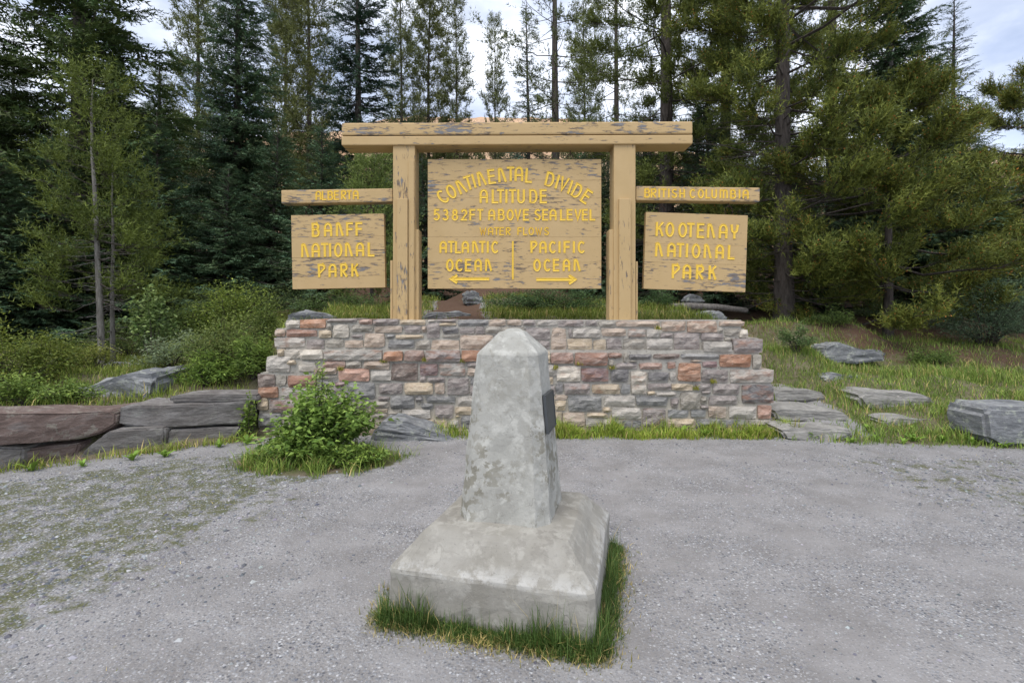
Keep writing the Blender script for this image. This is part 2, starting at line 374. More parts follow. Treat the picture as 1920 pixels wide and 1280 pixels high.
# mountain range, rock beyond the trees with low evening sunlight painted into its colour
def mountain():
    m = Mt('bare mountain rock with painted sunset warmth', .95, .1); u = m.co((1, 1, 1.6)); n = m.noise(u, .006, 8, .68); n2 = m.noise(u, .03, 6, .6)
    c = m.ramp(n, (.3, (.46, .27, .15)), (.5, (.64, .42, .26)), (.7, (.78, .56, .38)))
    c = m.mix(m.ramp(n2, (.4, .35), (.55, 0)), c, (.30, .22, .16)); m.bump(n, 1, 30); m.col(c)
    xs = np.linspace(-1700, 2600, 170); ts = np.linspace(0, 1, 34)
    V = []
    for t in ts:
        for x in xs:
            D = 1500+t*500+120*mnoise.noise((x*.002, 3, t))
            px = CX+x/1900*F
            ry = np.interp(px, [0, 300, 520, 700, 950, 1150, 1350, 1550, 1750, 1860, 2050], [330, 285, 232, 215, 209, 222, 300, 330, 275, 262, 300])
            hz = EYE+(HY-ry)*1950/F
            z = hz*(t**.8) + mnoise.fractal((x*.006, t*5, 1.3), 1.0, 2.0, 5)*45*math.sin(math.pi*min(t*.9+.05, 1))+8*mnoise.noise((x*.02, 0, 4))
            V.append((x, D, z))
    nx = len(xs); q = (np.arange(len(ts)-1)[:, None]*nx+np.arange(nx-1)[None, :]).ravel()
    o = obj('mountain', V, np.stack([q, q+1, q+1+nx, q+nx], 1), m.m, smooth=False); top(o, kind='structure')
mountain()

# ================================================================== generic shapes
def box(x0, x1, y0, y1, z0, z1, ch=0.0):
    """box with optionally chamfered edges (via bmesh)"""
    import bmesh
    bm = bmesh.new(); bmesh.ops.create_cube(bm, size=1)
    for v in bm.verts: v.co = Vector(((x0+x1)/2+v.co.x*(x1-x0), (y0+y1)/2+v.co.y*(y1-y0), (z0+z1)/2+v.co.z*(z1-z0)))
    if ch: bmesh.ops.bevel(bm, geom=bm.edges[:], offset=ch, segments=2, affect='EDGES', profile=.6)
    V = np.array([v.co[:] for v in bm.verts]); Fc = [[v.index for v in f.verts] for f in bm.faces]; bm.free()
    return V, Fc
def rotY(V, c, deg):            # rotate about the view axis through c
    a = R(deg); V = np.array(V, float); x = V[:, 0]-c[0]; z = V[:, 2]-c[2]
    V[:, 0] = c[0]+x*math.cos(a)-z*math.sin(a); V[:, 2] = c[2]+x*math.sin(a)+z*math.cos(a); return V
def tubes(Pts, Rad, sides=4):   # (B,K,3), (B,K) -> verts, quads
    Pts = np.asarray(Pts, float); Rad = np.asarray(Rad, float); B, K, _ = Pts.shape
    T = np.gradient(Pts, axis=1); T /= np.linalg.norm(T, axis=2, keepdims=True)+1e-9
    up = np.where(np.abs(T[..., 2:3]) > .9, np.array([1., 0, 0]), np.array([0, 0, 1.]))
    A = np.cross(T, up); A /= np.linalg.norm(A, axis=2, keepdims=True)+1e-9; Bn = np.cross(T, A)
    th = np.arange(sides)*2*math.pi/sides
    V = Pts[:, :, None]+Rad[:, :, None, None]*(A[:, :, None]*np.cos(th)[None, None, :, None]+Bn[:, :, None]*np.sin(th)[None, None, :, None])
    b, k, s = np.meshgrid(np.arange(B), np.arange(K-1), np.arange(sides), indexing='ij')
    i0 = (b*K+k)*sides+s; i1 = (b*K+k)*sides+(s+1) % sides
    return V.reshape(-1, 3), np.stack([i0, i1, i1+sides, i0+sides], -1).reshape(-1, 4)
def nrm(v): v = np.asarray(v, float); return v/(np.linalg.norm(v, axis=-1, keepdims=True)+1e-9)
def place(TV, TF, pos, X, up, sc, col, tipcol=None):
    X = nrm(X); Y = nrm(np.cross(up, X)); Z = np.cross(X, Y)
    sc = np.asarray(sc, float); sc = sc[:, None, None] if sc.ndim == 1 else sc[:, None, :]
    L = TV[None]*sc
    V = pos[:, None]+L[..., 0:1]*X[:, None]+L[..., 1:2]*Y[:, None]+L[..., 2:3]*Z[:, None]
    K, n = len(pos), len(TV)
    Fc = (TF[None]+(np.arange(K)*n)[:, None, None]).reshape(-1, TF.shape[1])
    C = np.repeat(col[:, None], n, 1)
    if tipcol is not None: C = C*(1-TV[None, :, 0:1].clip(0, 1)*.0)
    return V.reshape(-1, 3), Fc, C.reshape(-1, 3)
def join(parts):
    Vs, Fs, Cs = [], [], []; o = 0
    for V, Fc, C in parts: Vs.append(V); Fs.append(Fc+o); Cs.append(C); o += len(V)
    return np.concatenate(Vs), np.concatenate(Fs), np.concatenate(Cs)

# ================================================================== rocks
def rock(name, poly, Yf, depth, m, label=None, cat=None, parent=None, bev=.05, rough=.02, seed=0, topback=0.0, group=None, sub=2):
    """poly: front outline in photograph pixels (clockwise); Yf: distance, number or function of px"""
    import bmesh
    yf = Yf if callable(Yf) else (lambda px: Yf)
    bm = bmesh.new(); fr = []; bk = []
    zs = [P(px, py, yf(px))[2] for px, py in poly]; zm = (max(zs)+min(zs))/2
    cxm = sum(P(px, py, yf(px))[0] for px, py in poly)/len(poly)
    for px, py in poly:
        x, y, z = P(px, py, yf(px)); fr.append(bm.verts.new((x, y, z)))
        s = 1.0; bk.append(bm.verts.new((cxm+(x-cxm)*.93, y+depth, z+(topback if z > zm else 0))))
    n = len(poly); bm.faces.new(fr); bm.faces.new(bk[::-1])
    for i in range(n): bm.faces.new((fr[(i+1) % n], fr[i], bk[i], bk[(i+1) % n]))
    bmesh.ops.recalc_face_normals(bm, faces=bm.faces[:])
    bmesh.ops.bevel(bm, geom=bm.edges[:], offset=bev, segments=2, affect='EDGES', clamp_overlap=True)
    bmesh.ops.triangulate(bm, faces=[f for f in bm.faces if len(f.verts) > 4])
    for it in range(sub):
        lim = .12/(it+1)
        bmesh.ops.subdivide_edges(bm, edges=[e for e in bm.edges if e.calc_length() > lim], cuts=1, use_grid_fill=True)
    bmesh.ops.triangulate(bm, faces=bm.faces[:]); bm.normal_update()
    for v in bm.verts:
        p = v.co; q = (p.x*2.2+seed*3.1, p.y*2.2, p.z*4.5+seed)
        d = mnoise.fractal(q, .9, 2.1, 5)*rough*2
        st = math.floor(p.z*18+mnoise.noise((p.x*2, p.y*2, seed))*1.5)
        d += mnoise.noise((p.x*1.2+seed, st*3.7, p.y))*rough*.9
        v.co = p+v.normal*d
    V = np.array([v.co[:] for v in bm.verts]); Fc = np.array([[v.index for v in f.verts] for f in bm.faces]); bm.free()
    o = obj(name, V, Fc, m, parent=parent, smooth=False)
    if parent is None:
        c = V.mean(0); c[2] = V[:, 2].min(); recentre(o, c); ORG[o.name] = c; top(o, label, cat, group=group)
    return o

# ================================================================== the sign's masonry base
WY = 6.48
CC = dict(w=(.60, .56, .50), c=(.50, .41, .29), g=(.31, .29, .255), b=(.19, .20, .215), p=(.25, .218, .218), d=(.125, .125, .14),
          r=(.32, .19, .15), o=(.42, .20, .10), k=(.15, .10, .08), t=(.44, .35, .28), l=(.44, .42, .395), s=(.50, .28, .21), m=(.20, .12, .13))
ST = """533 600 560 615 w,560 598 608 615 o2,610 598 667 604 p,511 617 531 631 t5,535 618 591 632 r7,594 619 618 633 c,622 608 652 633 w,610 606 620 617 g,656 609 698 622 g,656 627 678 634 p,
511 633 569 651 l5,572 637 606 654 p,607 636 642 652 g,644 638 679 652 t,520 655 532 667 c,533 655 563 672 w,564 656 606 673 w,608 656 716 675 l5,500 669 543 697 l,538 675 555 684 c,559 678 592 696 w,
606 677 648 689 r3,649 676 678 690 g,589 690 632 702 t5,634 691 692 714 s4,484 702 517 725 k,519 704 537 723 g,540 704 592 726 r8,593 704 633 712 g,484 726 523 745 o7,529 726 576 748 l5,483 746 504 768 c4,
506 748 566 773 p6,599 714 624 725 d,627 715 647 725 m,603 727 645 737 p,593 740 645 750 g,485 774 528 803 b,530 790 537 803 b,536 774 560 786 g,539 788 560 802 p,484 805 505 822 t,506 805 528 822 w,530 806 562 822 g,
650 717 704 748 b,570 752 600 772 g,602 752 640 768 g,562 776 600 792 b,604 772 650 790 g,645 752 668 768 l,671 751 691 768 p,564 794 600 812 l,603 793 640 812 t,643 794 680 812 g,654 772 690 790 c,
670 598 696 608 r3,698 598 744 609 p3,747 599 797 609 c3,800 599 815 604 l,818 599 854 604 p,823 606 855 611 c,858 599 915 611 b,917 599 948 611 t,950 599 977 610 t,979 600 1004 610 p,1008 600 1045 610 l,
700 612 753 624 t,757 611 787 624 p,789 611 796 623 t,798 606 824 634 p,828 613 860 625 d,862 614 888 626 p3,890 612 908 626 p,910 612 940 624 g,682 625 720 651 t3,722 627 738 634 b,740 627 792 635 c3,828 627 860 634 g,863 629 925 655 t4,
727 638 775 653 b,777 638 806 655 g,808 638 860 656 t,720 658 755 676 o6,759 657 796 676 r3,798 657 863 678 p6,866 657 905 677 o7,682 677 731 692 t4,735 681 784 713 k,788 682 821 704 m5,824 681 872 704 l6,875 680 905 688 p,
695 694 733 712 l,786 706 799 716 p,802 707 834 716 p,876 690 898 704 t,710 718 755 738 p,759 717 812 739 c4,815 717 834 738 t4,839 709 878 739 p,882 708 900 720 b,882 722 900 740 p,709 743 730 751 p,732 741 776 766 b,778 742 793 753 d,
799 743 853 754 b,858 742 900 759 l,694 752 730 764 g,692 766 726 773 c,696 775 726 783 g,728 768 752 781 g,754 768 808 783 l,790 756 811 767 b,816 759 849 784 p,852 763 900 776 c,853 778 862 783 c,740 785 768 792 c,770 785 782 794 d,
784 787 815 801 c,817 787 838 801 c,841 787 861 803 l,864 779 892 803 b,985 615 1032 637 p,1008 639 1030 655 p,1035 615 1062 657 t3,1066 616 1073 632 p,1075 616 1126 633 l,1065 635 1112 656 c3,1115 637 1137 657 c3,1139 634 1167 656 p,
1170 635 1211 657 g,1214 635 1263 656 l,1047 601 1095 612 p4,1097 601 1122 611 p,1124 602 1155 613 g,1157 602 1240 613 t4,1129 616 1175 630 t,1178 616 1212 631 l6,1214 617 1238 632 l,1032 661 1075 681 r4,1078 661 1138 685 r8,
1141 662 1166 671 r6,1169 661 1176 678 g,1179 663 1221 673 d,1225 663 1274 673 k4,1140 674 1152 692 g,1155 680 1194 691 p,1199 680 1241 692 r3,1044 686 1088 714 w4,1090 690 1140 715 m6,1145 692 1178 715 d,1184 696 1212 738 w5,
1040 719 1055 736 d,1058 719 1107 738 p4,1111 720 1162 738 c5,1164 720 1181 738 b,1040 740 1063 749 t,1041 751 1061 769 c,1065 742 1128 771 b,1133 742 1190 760 l,1193 743 1251 761 b,1147 764 1202 785 l,1131 763 1145 773 c,
1055 773 1096 797 t3,1100 774 1140 782 c,1099 784 1128 800 l,1130 786 1147 803 w,1149 788 1165 802 b,1167 788 1184 802 b,1186 788 1202 802 b,1206 765 1248 801 p4,1038 772 1053 796 c,1242 602 1288 621 t5,1290 602 1346 623 t6,
1351 602 1400 612 t5,1347 614 1359 625 g,1361 615 1391 630 g,1241 624 1264 633 p,1266 625 1315 657 p3,1318 625 1359 638 p,1362 632 1374 640 g,1390 618 1406 634 w,1319 640 1372 659 l,1375 635 1430 661 p5,1277 663 1347 673 b,
1293 675 1315 678 t,1349 664 1408 687 o7,1411 664 1426 690 g,1317 677 1345 689 m5,1252 679 1267 691 r6,1272 680 1312 714 o5,1316 693 1366 717 p3,1370 693 1450 717 l6,1215 697 1253 713 d,1255 698 1268 713 l,1215 719 1257 731 p,
1260 720 1299 731 c,1303 719 1333 731 p4,1336 720 1387 738 p,1390 721 1449 756 d6,1315 733 1332 738 p,1214 733 1228 740 c,1231 735 1270 743 l,1275 735 1311 767 g,1259 746 1272 764 p,1315 741 1325 757 g,1329 741 1381 758 p,
1313 760 1327 766 p,1252 768 1291 782 b,1296 768 1322 782 b,1329 762 1362 783 t,1366 761 1417 783 l,1420 759 1446 784 s2,1252 785 1302 802 c,1305 785 1350 802 b,1353 786 1400 802 b,1402 787 1446 802 g,1180 675 1195 678 g,1231 764 1249 764 g"""
rects = []
for s in ST.replace('\n', '').split(','):
    q = s.split(); k = q[4]; a = [float(v) for v in q[:4]]
    if a[3]-a[1] < 2: continue
    rects.append((*a, k[0], int(k[1]) if len(k) > 1 else 0))
# stones the obelisk hides, and the lowest course in the grass: fill what is free
def free(x0, y0, x1, y1): return all(x1 <= r[0]+1 or x0 >= r[2]-1 or y1 <= r[1]+1 or y0 >= r[3]-1 for r in rects)
for ya, yb in ((612, 633), (635, 656), (658, 680), (683, 703), (706, 721), (723, 740), (742, 761), (763, 784), (786, 803), (804, 822)):
    x = 564 if ya > 800 else (840 if ya > 640 else 900)
    xe = 1446 if ya > 800 else 1045
    while x < xe-8:
        wd = random.uniform(26, 58)
        while wd > 9 and not free(x, ya, min(x+wd, xe), yb): wd -= 4
        if wd > 9: rects.append((x, ya, min(x+wd, xe), yb, random.choice('gptcbl'), 0)); x += wd+3
        else: x += 3
wall = thing('stone_wall', 'low wall of coloured squared stone with stepped ragged ends beneath the timber posts', 'wall', (0, WY+.35, 0))
def stone(x0, y0, x1, y1, k, rust):
    upper = y1 < 658
    Y = WY+(.055 if upper else 0)-random.uniform(0, .014)-(.02 if 655 < y0 < 662 else 0)
    ax, _, az_ = P(x0, y1, WY); bx, _, bz = P(x1, y0, WY)
    dep = .16
    if y0 < 603: dep = .62
    if x0 < 520 or x1 > 1420: dep = .5
    if random.random() < .0: dep = .2
    wx, hz = bx-ax, bz-az_
    nx = max(3, min(7, int(wx/.055))); nz = max(2, min(5, int(hz/.045)))
    V = []; ph = random.uniform(0, 99)
    j = lambda a: random.uniform(-a, a)
    ca = [(j(.010), j(.006)) for _ in range(4)]
    for iz in range(nz+1):
        for ix in range(nx+1):
            u, v = ix/nx, iz/nz
            ox = sum(c[0]*w_ for c, w_ in zip(ca, ((1-u)*(1-v), u*(1-v), u*v, (1-u)*v)))
            oz = sum(c[1]*w_ for c, w_ in zip(ca, ((1-u)*(1-v), u*(1-v), u*v, (1-u)*v)))
            border = ix in (0, nx) or iz in (0, nz)
            pill = min(u*(1-u)*8, 1)**.3*min(v*(1-v)*8, 1)**.3
            y = Y-.020*pill+mnoise.noise((u*wx*9+ph, v*hz*14, ph))*.030*(pill+.25)
            if border: ox += j(.004); oz += j(.004)
            corner = (ix in (0, nx)) and (iz in (0, nz))
            if corner: ox -= (.005 if u > .5 else -.005); oz -= (.005 if v > .5 else -.005)
            V.append((ax+u*wx+ox, y, az_+v*hz+oz))
    Fc = [[iz*(nx+1)+ix, iz*(nx+1)+ix+1, (iz+1)*(nx+1)+ix+1, (iz+1)*(nx+1)+ix] for iz in range(nz) for ix in range(nx)]
    ring = [ix for ix in range(nx+1)]+[iz*(nx+1)+nx for iz in range(1, nz+1)]+[nz*(nx+1)+ix for ix in range(nx-1, -1, -1)]+[iz*(nx+1) for iz in range(nz-1, 0, -1)]
    b0 = len(V)
    for r in ring: V.append((V[r][0], Y+dep+j(.01), V[r][2]))
    n = len(ring)
    for i in range(n): Fc.append([ring[(i+1) % n], ring[i], b0+i, b0+(i+1) % n])
    Fc.append([b0+i for i in range(n)][::-1][::-1])
    o = obj('stone', V, Fc, STONE, parent=wall)
    c = CC[k]; f = random.uniform(.86, 1.14)
    o.color = (c[0]*f*1.08, c[1]*f*1.02, c[2]*f*.92, min(1, rust/10+(.12 if rust else .22)))
for r in rects: stone(*r)
# mortar core: stepped courses
core_rows = [(599, 616, 538, 1394), (616, 634, 514, 1400), (634, 656, 514, 1427), (656, 668, 520, 1424), (668, 699, 503, 1424), (699, 720, 487, 1447), (720, 830, 486, 1446)]
CV, CF = [], []
for ya, yb, xa, xb in core_rows:
    Yf = WY+(.066 if yb <= 656 else .012)
    x0, _, z1 = P(xa, ya, WY); x1, _, z0 = P(xb, yb, WY); z1 -= .006*(ya < 605)
    nx = 60; nz = 2; b0 = len(CV)
    for iz in range(nz+1):
        for ix in range(nx+1):
            z = z0+(z1-z0)*iz/nz
            CV.append((x0+(x1-x0)*ix/nx, Yf+random.uniform(-.006, .006), z))
    for iz in range(nz):
        for ix in range(nx):
            a = b0+iz*(nx+1)+ix; CF.append([a, a+1, a+nx+2, a+nx+1])
    e = len(CV); CV += [(x0, Yf, z0), (x1, Yf, z0), (x1, Yf, z1), (x0, Yf, z1), (x0, WY+.72, z0), (x1, WY+.72, z0), (x1, WY+.72, z1), (x0, WY+.72, z1)]
    CF += [[e, e+3, e+7, e+4], [e+1, e+5, e+6, e+2], [e+3, e+2, e+6, e+7], [e+4, e+7, e+6, e+5]]
obj('mortar_core', CV, CF, MORTAR, parent=wall)
# tufts rooted in the joints come with the grass below

# ================================================================== timber frame
def beam_box(name, px0, px1, py0, py1, Y0, Y1, m, parent, rot=0, ch=.012, label=None):
    x0, _, z1 = P(px0, py0, Y0); x1, _, z0 = P(px1, py1, Y0)
    V, Fc = box(x0, x1, Y0, Y1, z0, z1, ch)
    if rot: V = rotY(V, ((x0+x1)/2, 0, (z0+z1)/2), rot)
    o = obj(name, V, Fc, m, parent=parent, label=label)
    o.color = (1, 1, 1, random.uniform(.45, .6)); return o
frame = thing('timber_sign_frame', 'tan painted timber frame of posts, crossbeam and two side arms standing on the wall', 'sign frame', (0, 6.85, 1.42))
YP = 6.72
b1 = beam_box('beam', 640, 1299, 228.5, 252.5, YP-.03, YP+.31, PAINT_X, frame, rot=.25, ch=.022, label='upper half of the crossbeam with paint flaked to grey along its top')
b1.color = (1, 1, 1, .78)
beam_box('beam', 640, 1299, 254, 271, YP-.028, YP+.31, PAINT_X, frame, rot=.25, ch=.014)
for k, (xa, xb) in enumerate(((736.5, 778), (1151, 1192))):
    beam_box('post', xa, xb, 268.5, 602, YP, YP+.30, PAINT_Z, frame, ch=.014).color = (1, 1, 1, .42+.1*(k == 0))
beam_box('cover_board', 744, 764, 372, 601, YP-.045, YP-.001, PAINT_Z, frame, ch=.008).color = (1, 1, 1, .72)
beam_box('cover_board', 1161, 1183, 372, 601, YP-.045, YP-.001, PAINT_Z, frame, ch=.008).color = (1, 1, 1, .6)
for xa, xb, ya in ((731.5, 736.3, 488), (778.2, 785, 430), (1142.5, 1150.8, 430), (1192.2, 1196, 490)):
    beam_box('cover_board', xa, xb, ya, 601, YP+.03, YP+.27, PAINT_Z, frame, ch=.006).color = (1, 1, 1, .55)
beam_box('cover_board', 766, 776, 300, 601, YP-.018, YP-.0015, PAINT_Z, frame, ch=.004).color = (1, 1, 1, .5)
armL = beam_box('side_arm', 527, 736, 354.5, 380, YP+.055, YP+.225, PAINT_X, frame, rot=.9, ch=.016, label='left arm carved ALBERTA with a bare grey end'); armL.color = (1, 1, 1, .8)
armR = beam_box('side_arm', 1192.5, 1425, 350, 377, YP+.055, YP+.225, PAINT_X, frame, rot=-.75, ch=.016, label='right arm carved BRITISH COLUMBIA'); armR.color = (1, 1, 1, .62)

# ---- routed lettering
def arc(cx, cy, rx, ry, a0, a1, n=8): return [(cx+rx*math.cos(R(a0+(a1-a0)*i/n)), cy+ry*math.sin(R(a0+(a1-a0)*i/n))) for i in range(n+1)]
G = {
 'A': [[(0, 0), (0, .62)]+arc(.29, .66, .29, .34, 180, 0)+[(.58, 0)], [(0, .42), (.58, .42)]],
 'B': [[(0, 0), (0, 1), (.32, 1)]+arc(.32, .77, .2, .23, 90, -90, 6)+[(0, .54)], [(.3, .54)]+arc(.34, .27, .22, .27, 90, -90, 6)+[(0, 0)]],
 'C': [arc(.32, .5, .31, .5, 48, 312, 12)],
 'D': [[(0, 0), (0, 1), (.3, 1)]+arc(.28, .5, .3, .5, 80, -80, 10)+[(0, 0)]],
 'E': [[(.5, 1), (0, 1), (0, 0), (.52, 0)], [(0, .54), (.46, .54)]],
 'F': [[(.5, 1), (0, 1), (0, 0)], [(0, .52), (.45, .52)]],
 'H': [[(0, 0), (0, 1)], [(.52, 0), (.52, 1)], [(0, .5), (.52, .5)]],
 'I': [[(0, 0), (0, 1)]],
 'K': [[(0, 0), (0, 1)], [(.5, 1), (.03, .48), (.28, .58), (.52, 0)]],
 'L': [[(0, 1), (0, 0), (.46, 0)]],
 'M': [[(0, 0), (0, 1)], [(0, .85)]+arc(.2, .78, .2, .22, 160, 0, 6)+[(.4, 0)], [(.4, .78)]+arc(.62, .78, .2, .22, 170, 0, 6)+[(.86, 0)]],
 'N': [[(0, 0), (.03, .98)], [(.0, .93), (.1, 1.0), (.2, .98), (.29, .84), (.55, 0)]],
 'O': [arc(.3, .5, .3, .5, 90, 450, 16)],
 'P': [[(.02, 0), (0, 1), (.35, 1)]+arc(.35, .8, .18, .2, 90, -30, 5)+[(.12, .36)]],
 'R': [[(0, 0), (0, 1), (.32, 1)]+arc(.32, .77, .2, .23, 90, -70, 6)+[(.12, .5), (.5, 0)]],
 'S': [arc(.27, .75, .25, .25, 35, 215, 8)+[(.4, .44)]+arc(.25, .25, .26, .25, 20, -155, 8)],
 'T': [[(0, 1), (.56, 1)], [(.28, 1), (.28, 0)]],
 'U': [[(0, 1), (0, .3)]+arc(.26, .28, .26, .28, 180, 360, 8)+[(.52, 1)]],
 'V': [[(0, 1), (.27, 0), (.56, 1)]],
 'W': [[(0, 1), (.2, 0), (.38, .8), (.58, 0), (.78, 1)]],
 'Y': [[(0, 1), (.05, .7)]+arc(.27, .65, .22, .2, 180, 360, 5)+[(.54, 1)], [(.27, .45), (.27, 0)]],
 '2': [arc(.27, .73, .25, .27, 160, -30, 8)+[(0, 0), (.52, 0)]],
 '3': [arc(.25, .76, .22, .24, 140, -80, 8), arc(.25, .27, .26, .27, 80, -145, 8)],
 '5': [[(.5, 1), (.08, 1), (.05, .56)]+arc(.24, .32, .27, .31, 110, -140, 9)],
 '8': [arc(.27, .77, .2, .23, -90, 270, 12), arc(.27, .27, .26, .27, 90, 450, 12)],
}
def strokes(polys, wd, y):      # a V-cut groove: two raised lips round a sunk middle line
    V, Fc = [], []
    for pl in polys:
        p = np.array(pl, float); n = len(p); closed = np.hypot(*(p[0]-p[-1])) < 1e-6 and n > 4
        d = np.gradient(p, axis=0)
        for i in range(1, n-1):
            a = p[i]-p[i-1]; b = p[i+1]-p[i]; d[i] = a/(np.hypot(*a)+1e-9)+b/(np.hypot(*b)+1e-9)
        if closed: d[0] = d[-1] = (p[1]-p[0])+(p[-1]-p[-2])
        d /= np.hypot(d[:, 0], d[:, 1])[:, None]+1e-9; nn_ = np.stack([-d[:, 1], d[:, 0]], 1)
        sc = np.ones(n)
        for i in range(1, n-1):
            a = p[i]-p[i-1]; a = a/(np.hypot(*a)+1e-9); c = abs(a @ d[i]); sc[i] = 1/max(c, .5)
        if not closed: p[0] -= d[0]*wd*.3; p[-1] += d[-1]*wd*.3
        b0 = len(V)
        for i in range(n):
            for off, h in ((-.56, -.0005), (-.48, .0060), (0, .0008), (.48, .0060), (.56, -.0005)):
                q = p[i]+nn_[i]*wd*off*sc[i]; V.append((q[0], y-h, q[1]))
        for i in range(n-1):
            for k in range(4): a = b0+i*5+k; Fc.append([a, a+1, a+6, a+5])
        Fc += [[b0+0, b0+1, b0+2, b0+3, b0+4], [b0+(n-1)*5+k for k in range(5)][::-1]]
    return V, Fc
def letter(ch, cxp, y0, y1, Y, parent, rot=0, wd=.021, wide=1.0):
    s = Y/F; h = (y1-y0)*s
    g_ = G[ch]; xs = [q[0] for pl in g_ for q in pl]; mid = (min(xs)+max(xs))/2
    c = P(cxp, (y0+y1)/2, Y); a = R(rot)
    pol = []
    for pl in g_:
        o = []
        for x, y in pl:
            u = (x-mid)*h*1.04*wide; v = (y-.5)*h
            o.append((c[0]+u*math.cos(a)-v*math.sin(a), c[2]+u*math.sin(a)+v*math.cos(a)))
        pol.append(o)
    V, Fc = strokes(pol, wd*1.17, Y)
    return obj('letter', V, Fc, YELLOW, parent=parent)
def word(chs, xs, y0, y1, Y, parent, tilt=0, wd=.021, wide=1.0):
    x_ref = xs[0] if tilt == 0 else sum(xs)/len(xs)
    for ch, x in zip(chs, xs):
        dy = -(x-x_ref)*math.tan(R(tilt)); letter(ch, x, y0+dy, y1+dy, Y, parent, tilt, wd, wide)
YA = YP+.055-.0005
word('ALBERTA', [597, 608, 619.5, 631, 644.5, 655, 667], 358.5, 373.5, YA, armL, .9, .017, .9)
word('BRITISHCOLUMBIA', [1213.5, 1225.5, 1236, 1244.5, 1254, 1264.5, 1279, 1298, 1314, 1327.5, 1339, 1357, 1374.5, 1386.5, 1398], 355.5, 370.5, YA, armR, -.75, .017, .95)
# ---- hanging signs
YS = YP+.10
def sign(name, label, px0, px1, py0, py1, seams, rot, hooks, hook_top):
    x0, _, z1 = P(px0, py0, YS); x1, _, z0 = P(px1, py1, YS); c = ((x0+x1)/2, YS, (z0+z1)/2)
    t = thing(name, label, 'sign', c)
    ys = [py0]+seams+[py1]
    for a, b in zip(ys[:-1], ys[1:]):
        zt = P(0, a, YS)[2]-.0006; zb = P(0, b, YS)[2]+.0006
        V, Fc = box(x0, x1, YS+random.uniform(0, .003), YS+.085, zb, zt, .0025); V = rotY(V, c, rot)
        o = obj('plank', V, Fc, PAINT_X, parent=t); o.color = (1, 1, 1, random.uniform(.62, .80))
    for hx in hooks:
        px = hx; top_z = P(px, hook_top, YS)[2]; s = math.tan(R(rot))*(P(px, 0, YS)[0]-c[0]); bot = z1+s
        pts, rad = [], []
        X = P(px, 0, YS)[0]
        pts.append([(X, YS+.05, top_z+.03), (X, YS+.05, top_z), (X, YS+.05, top_z-.02)]); rad.append([.008]*3)
        V1, F1 = tubes(pts, rad, 6)
        mid = (top_z-.02+bot)/2; rr = max((top_z-.02-bot)/2+.012, .02)
        n = 14; ring = [(X+rr*.75*math.sin(2*math.pi*i/n), YS+.05+.3*rr*.0, mid+rr*math.cos(2*math.pi*i/n)) for i in range(n+1)]
        V2, F2 = tubes([ring], [[.006]*(n+1)], 5)
        o = obj('hook', np.concatenate([V1, V2]), np.concatenate([F1, F2+len(V1)]), IRON, parent=t, smooth=True)
    return t, c
YL = YS-.0008
main, mc = sign('hanging_sign', 'large centre board of tan planks reading CONTINENTAL DIVIDE ALTITUDE 5382 FT', 802, 1127.5, 298.5, 541, [338, 371, 407, 444, 492], 0, [856, 1070], 285)
left, lc = sign('hanging_sign', 'smaller board reading BANFF NATIONAL PARK hung under the ALBERTA arm', 547, 721, 402, 540.5, [444, 482, 518], 1.1, [577, 693], 386)
right, rc = sign('hanging_sign', 'tilted board reading KOOTENAY NATIONAL PARK hung under the BRITISH COLUMBIA arm', 1209, 1400, 400.5, 544.5, [459, 494], -2.0, [1243, 1369], 384)
for ch, x, y, r_ in (('C', 829.5, 369, 42), ('O', 846, 359, 28), ('N', 865, 350, 24), ('T', 878.5, 343, 18), ('I', 888.5, 339.5, 16), ('N', 903, 335, 12), ('E', 922, 331, 7), ('N', 941.5, 328.5, 4), ('T', 957.5, 326.5, 1),
                     ('A', 973, 326.5, -1), ('L', 992, 329, -4), ('D', 1031, 336.5, -13), ('I', 1045, 341, -16), ('V', 1057, 345, -18), ('I', 1069, 351, -20), ('D', 1082, 358, -28), ('E', 1100, 368.5, -33)):
    letter(ch, x, y-12, y+12, YL, main, r_, .025, .85)
word('ALTITUDE', [907, 928.5, 938.5, 949.5, 961, 977, 1000, 1019], 356.5, 379.5, YL, main, 0, .024, .84)
word('5382FTABOVESEALEVEL', [819, 835.5, 853, 870, 886, 900.5, 922, 940, 956.5, 971, 986.5, 1008, 1022.5, 1037, 1055.5, 1068.5, 1083.5, 1097, 1111], 393.5, 412, YL, main, 0, .021, .88)
word('WATERFLOWS', [905.5, 920, 931, 941, 953, 974.5, 985, 996, 1010, 1025], 427, 440, YL, main, 0, .0135, 1.0)
word('ATLANTIC', [831, 846, 859, 872.5, 891.5, 904.5, 914.5, 927.5], 453.5, 473, YL, main, 0, .023, .88)
word('OCEAN', [843.5, 860.5, 878, 896.5, 916], 487, 507, YL, main, 0, .023, .85)
word('PACIFIC', [1001, 1018, 1035.5, 1049, 1063, 1076, 1089.5], 453.5, 473, YL, main, 0, .023, .88)
word('OCEAN', [1007, 1025.5, 1043, 1062, 1082], 487, 507, YL, main, 0, .023, .85)
def lines(name, pls, wd, parent):
    pol = [[(P(x, y, YL)[0], P(x, y, YL)[2]) for x, y in pl] for pl in pls]
    V, Fc = strokes(pol, wd, YL-.0006*(name == 'arrow')); return obj(name, V, Fc, YELLOW, parent=parent)
lines('divider_line', [[(961.5, 453), (961.5, 523)]], .022, main)
lines('arrow', [[(848, 523), (916, 523)], [(856, 516.5), (846, 523), (856, 529.5)]], .036, main)
lines('arrow', [[(1007, 524), (1076, 524)], [(1068, 517), (1078, 524), (1068, 531)]], .036, main)
word('BANFF', [592, 615, 637, 656, 673.5], 419, 441.5, YL, left, 1.0, .025, .84)
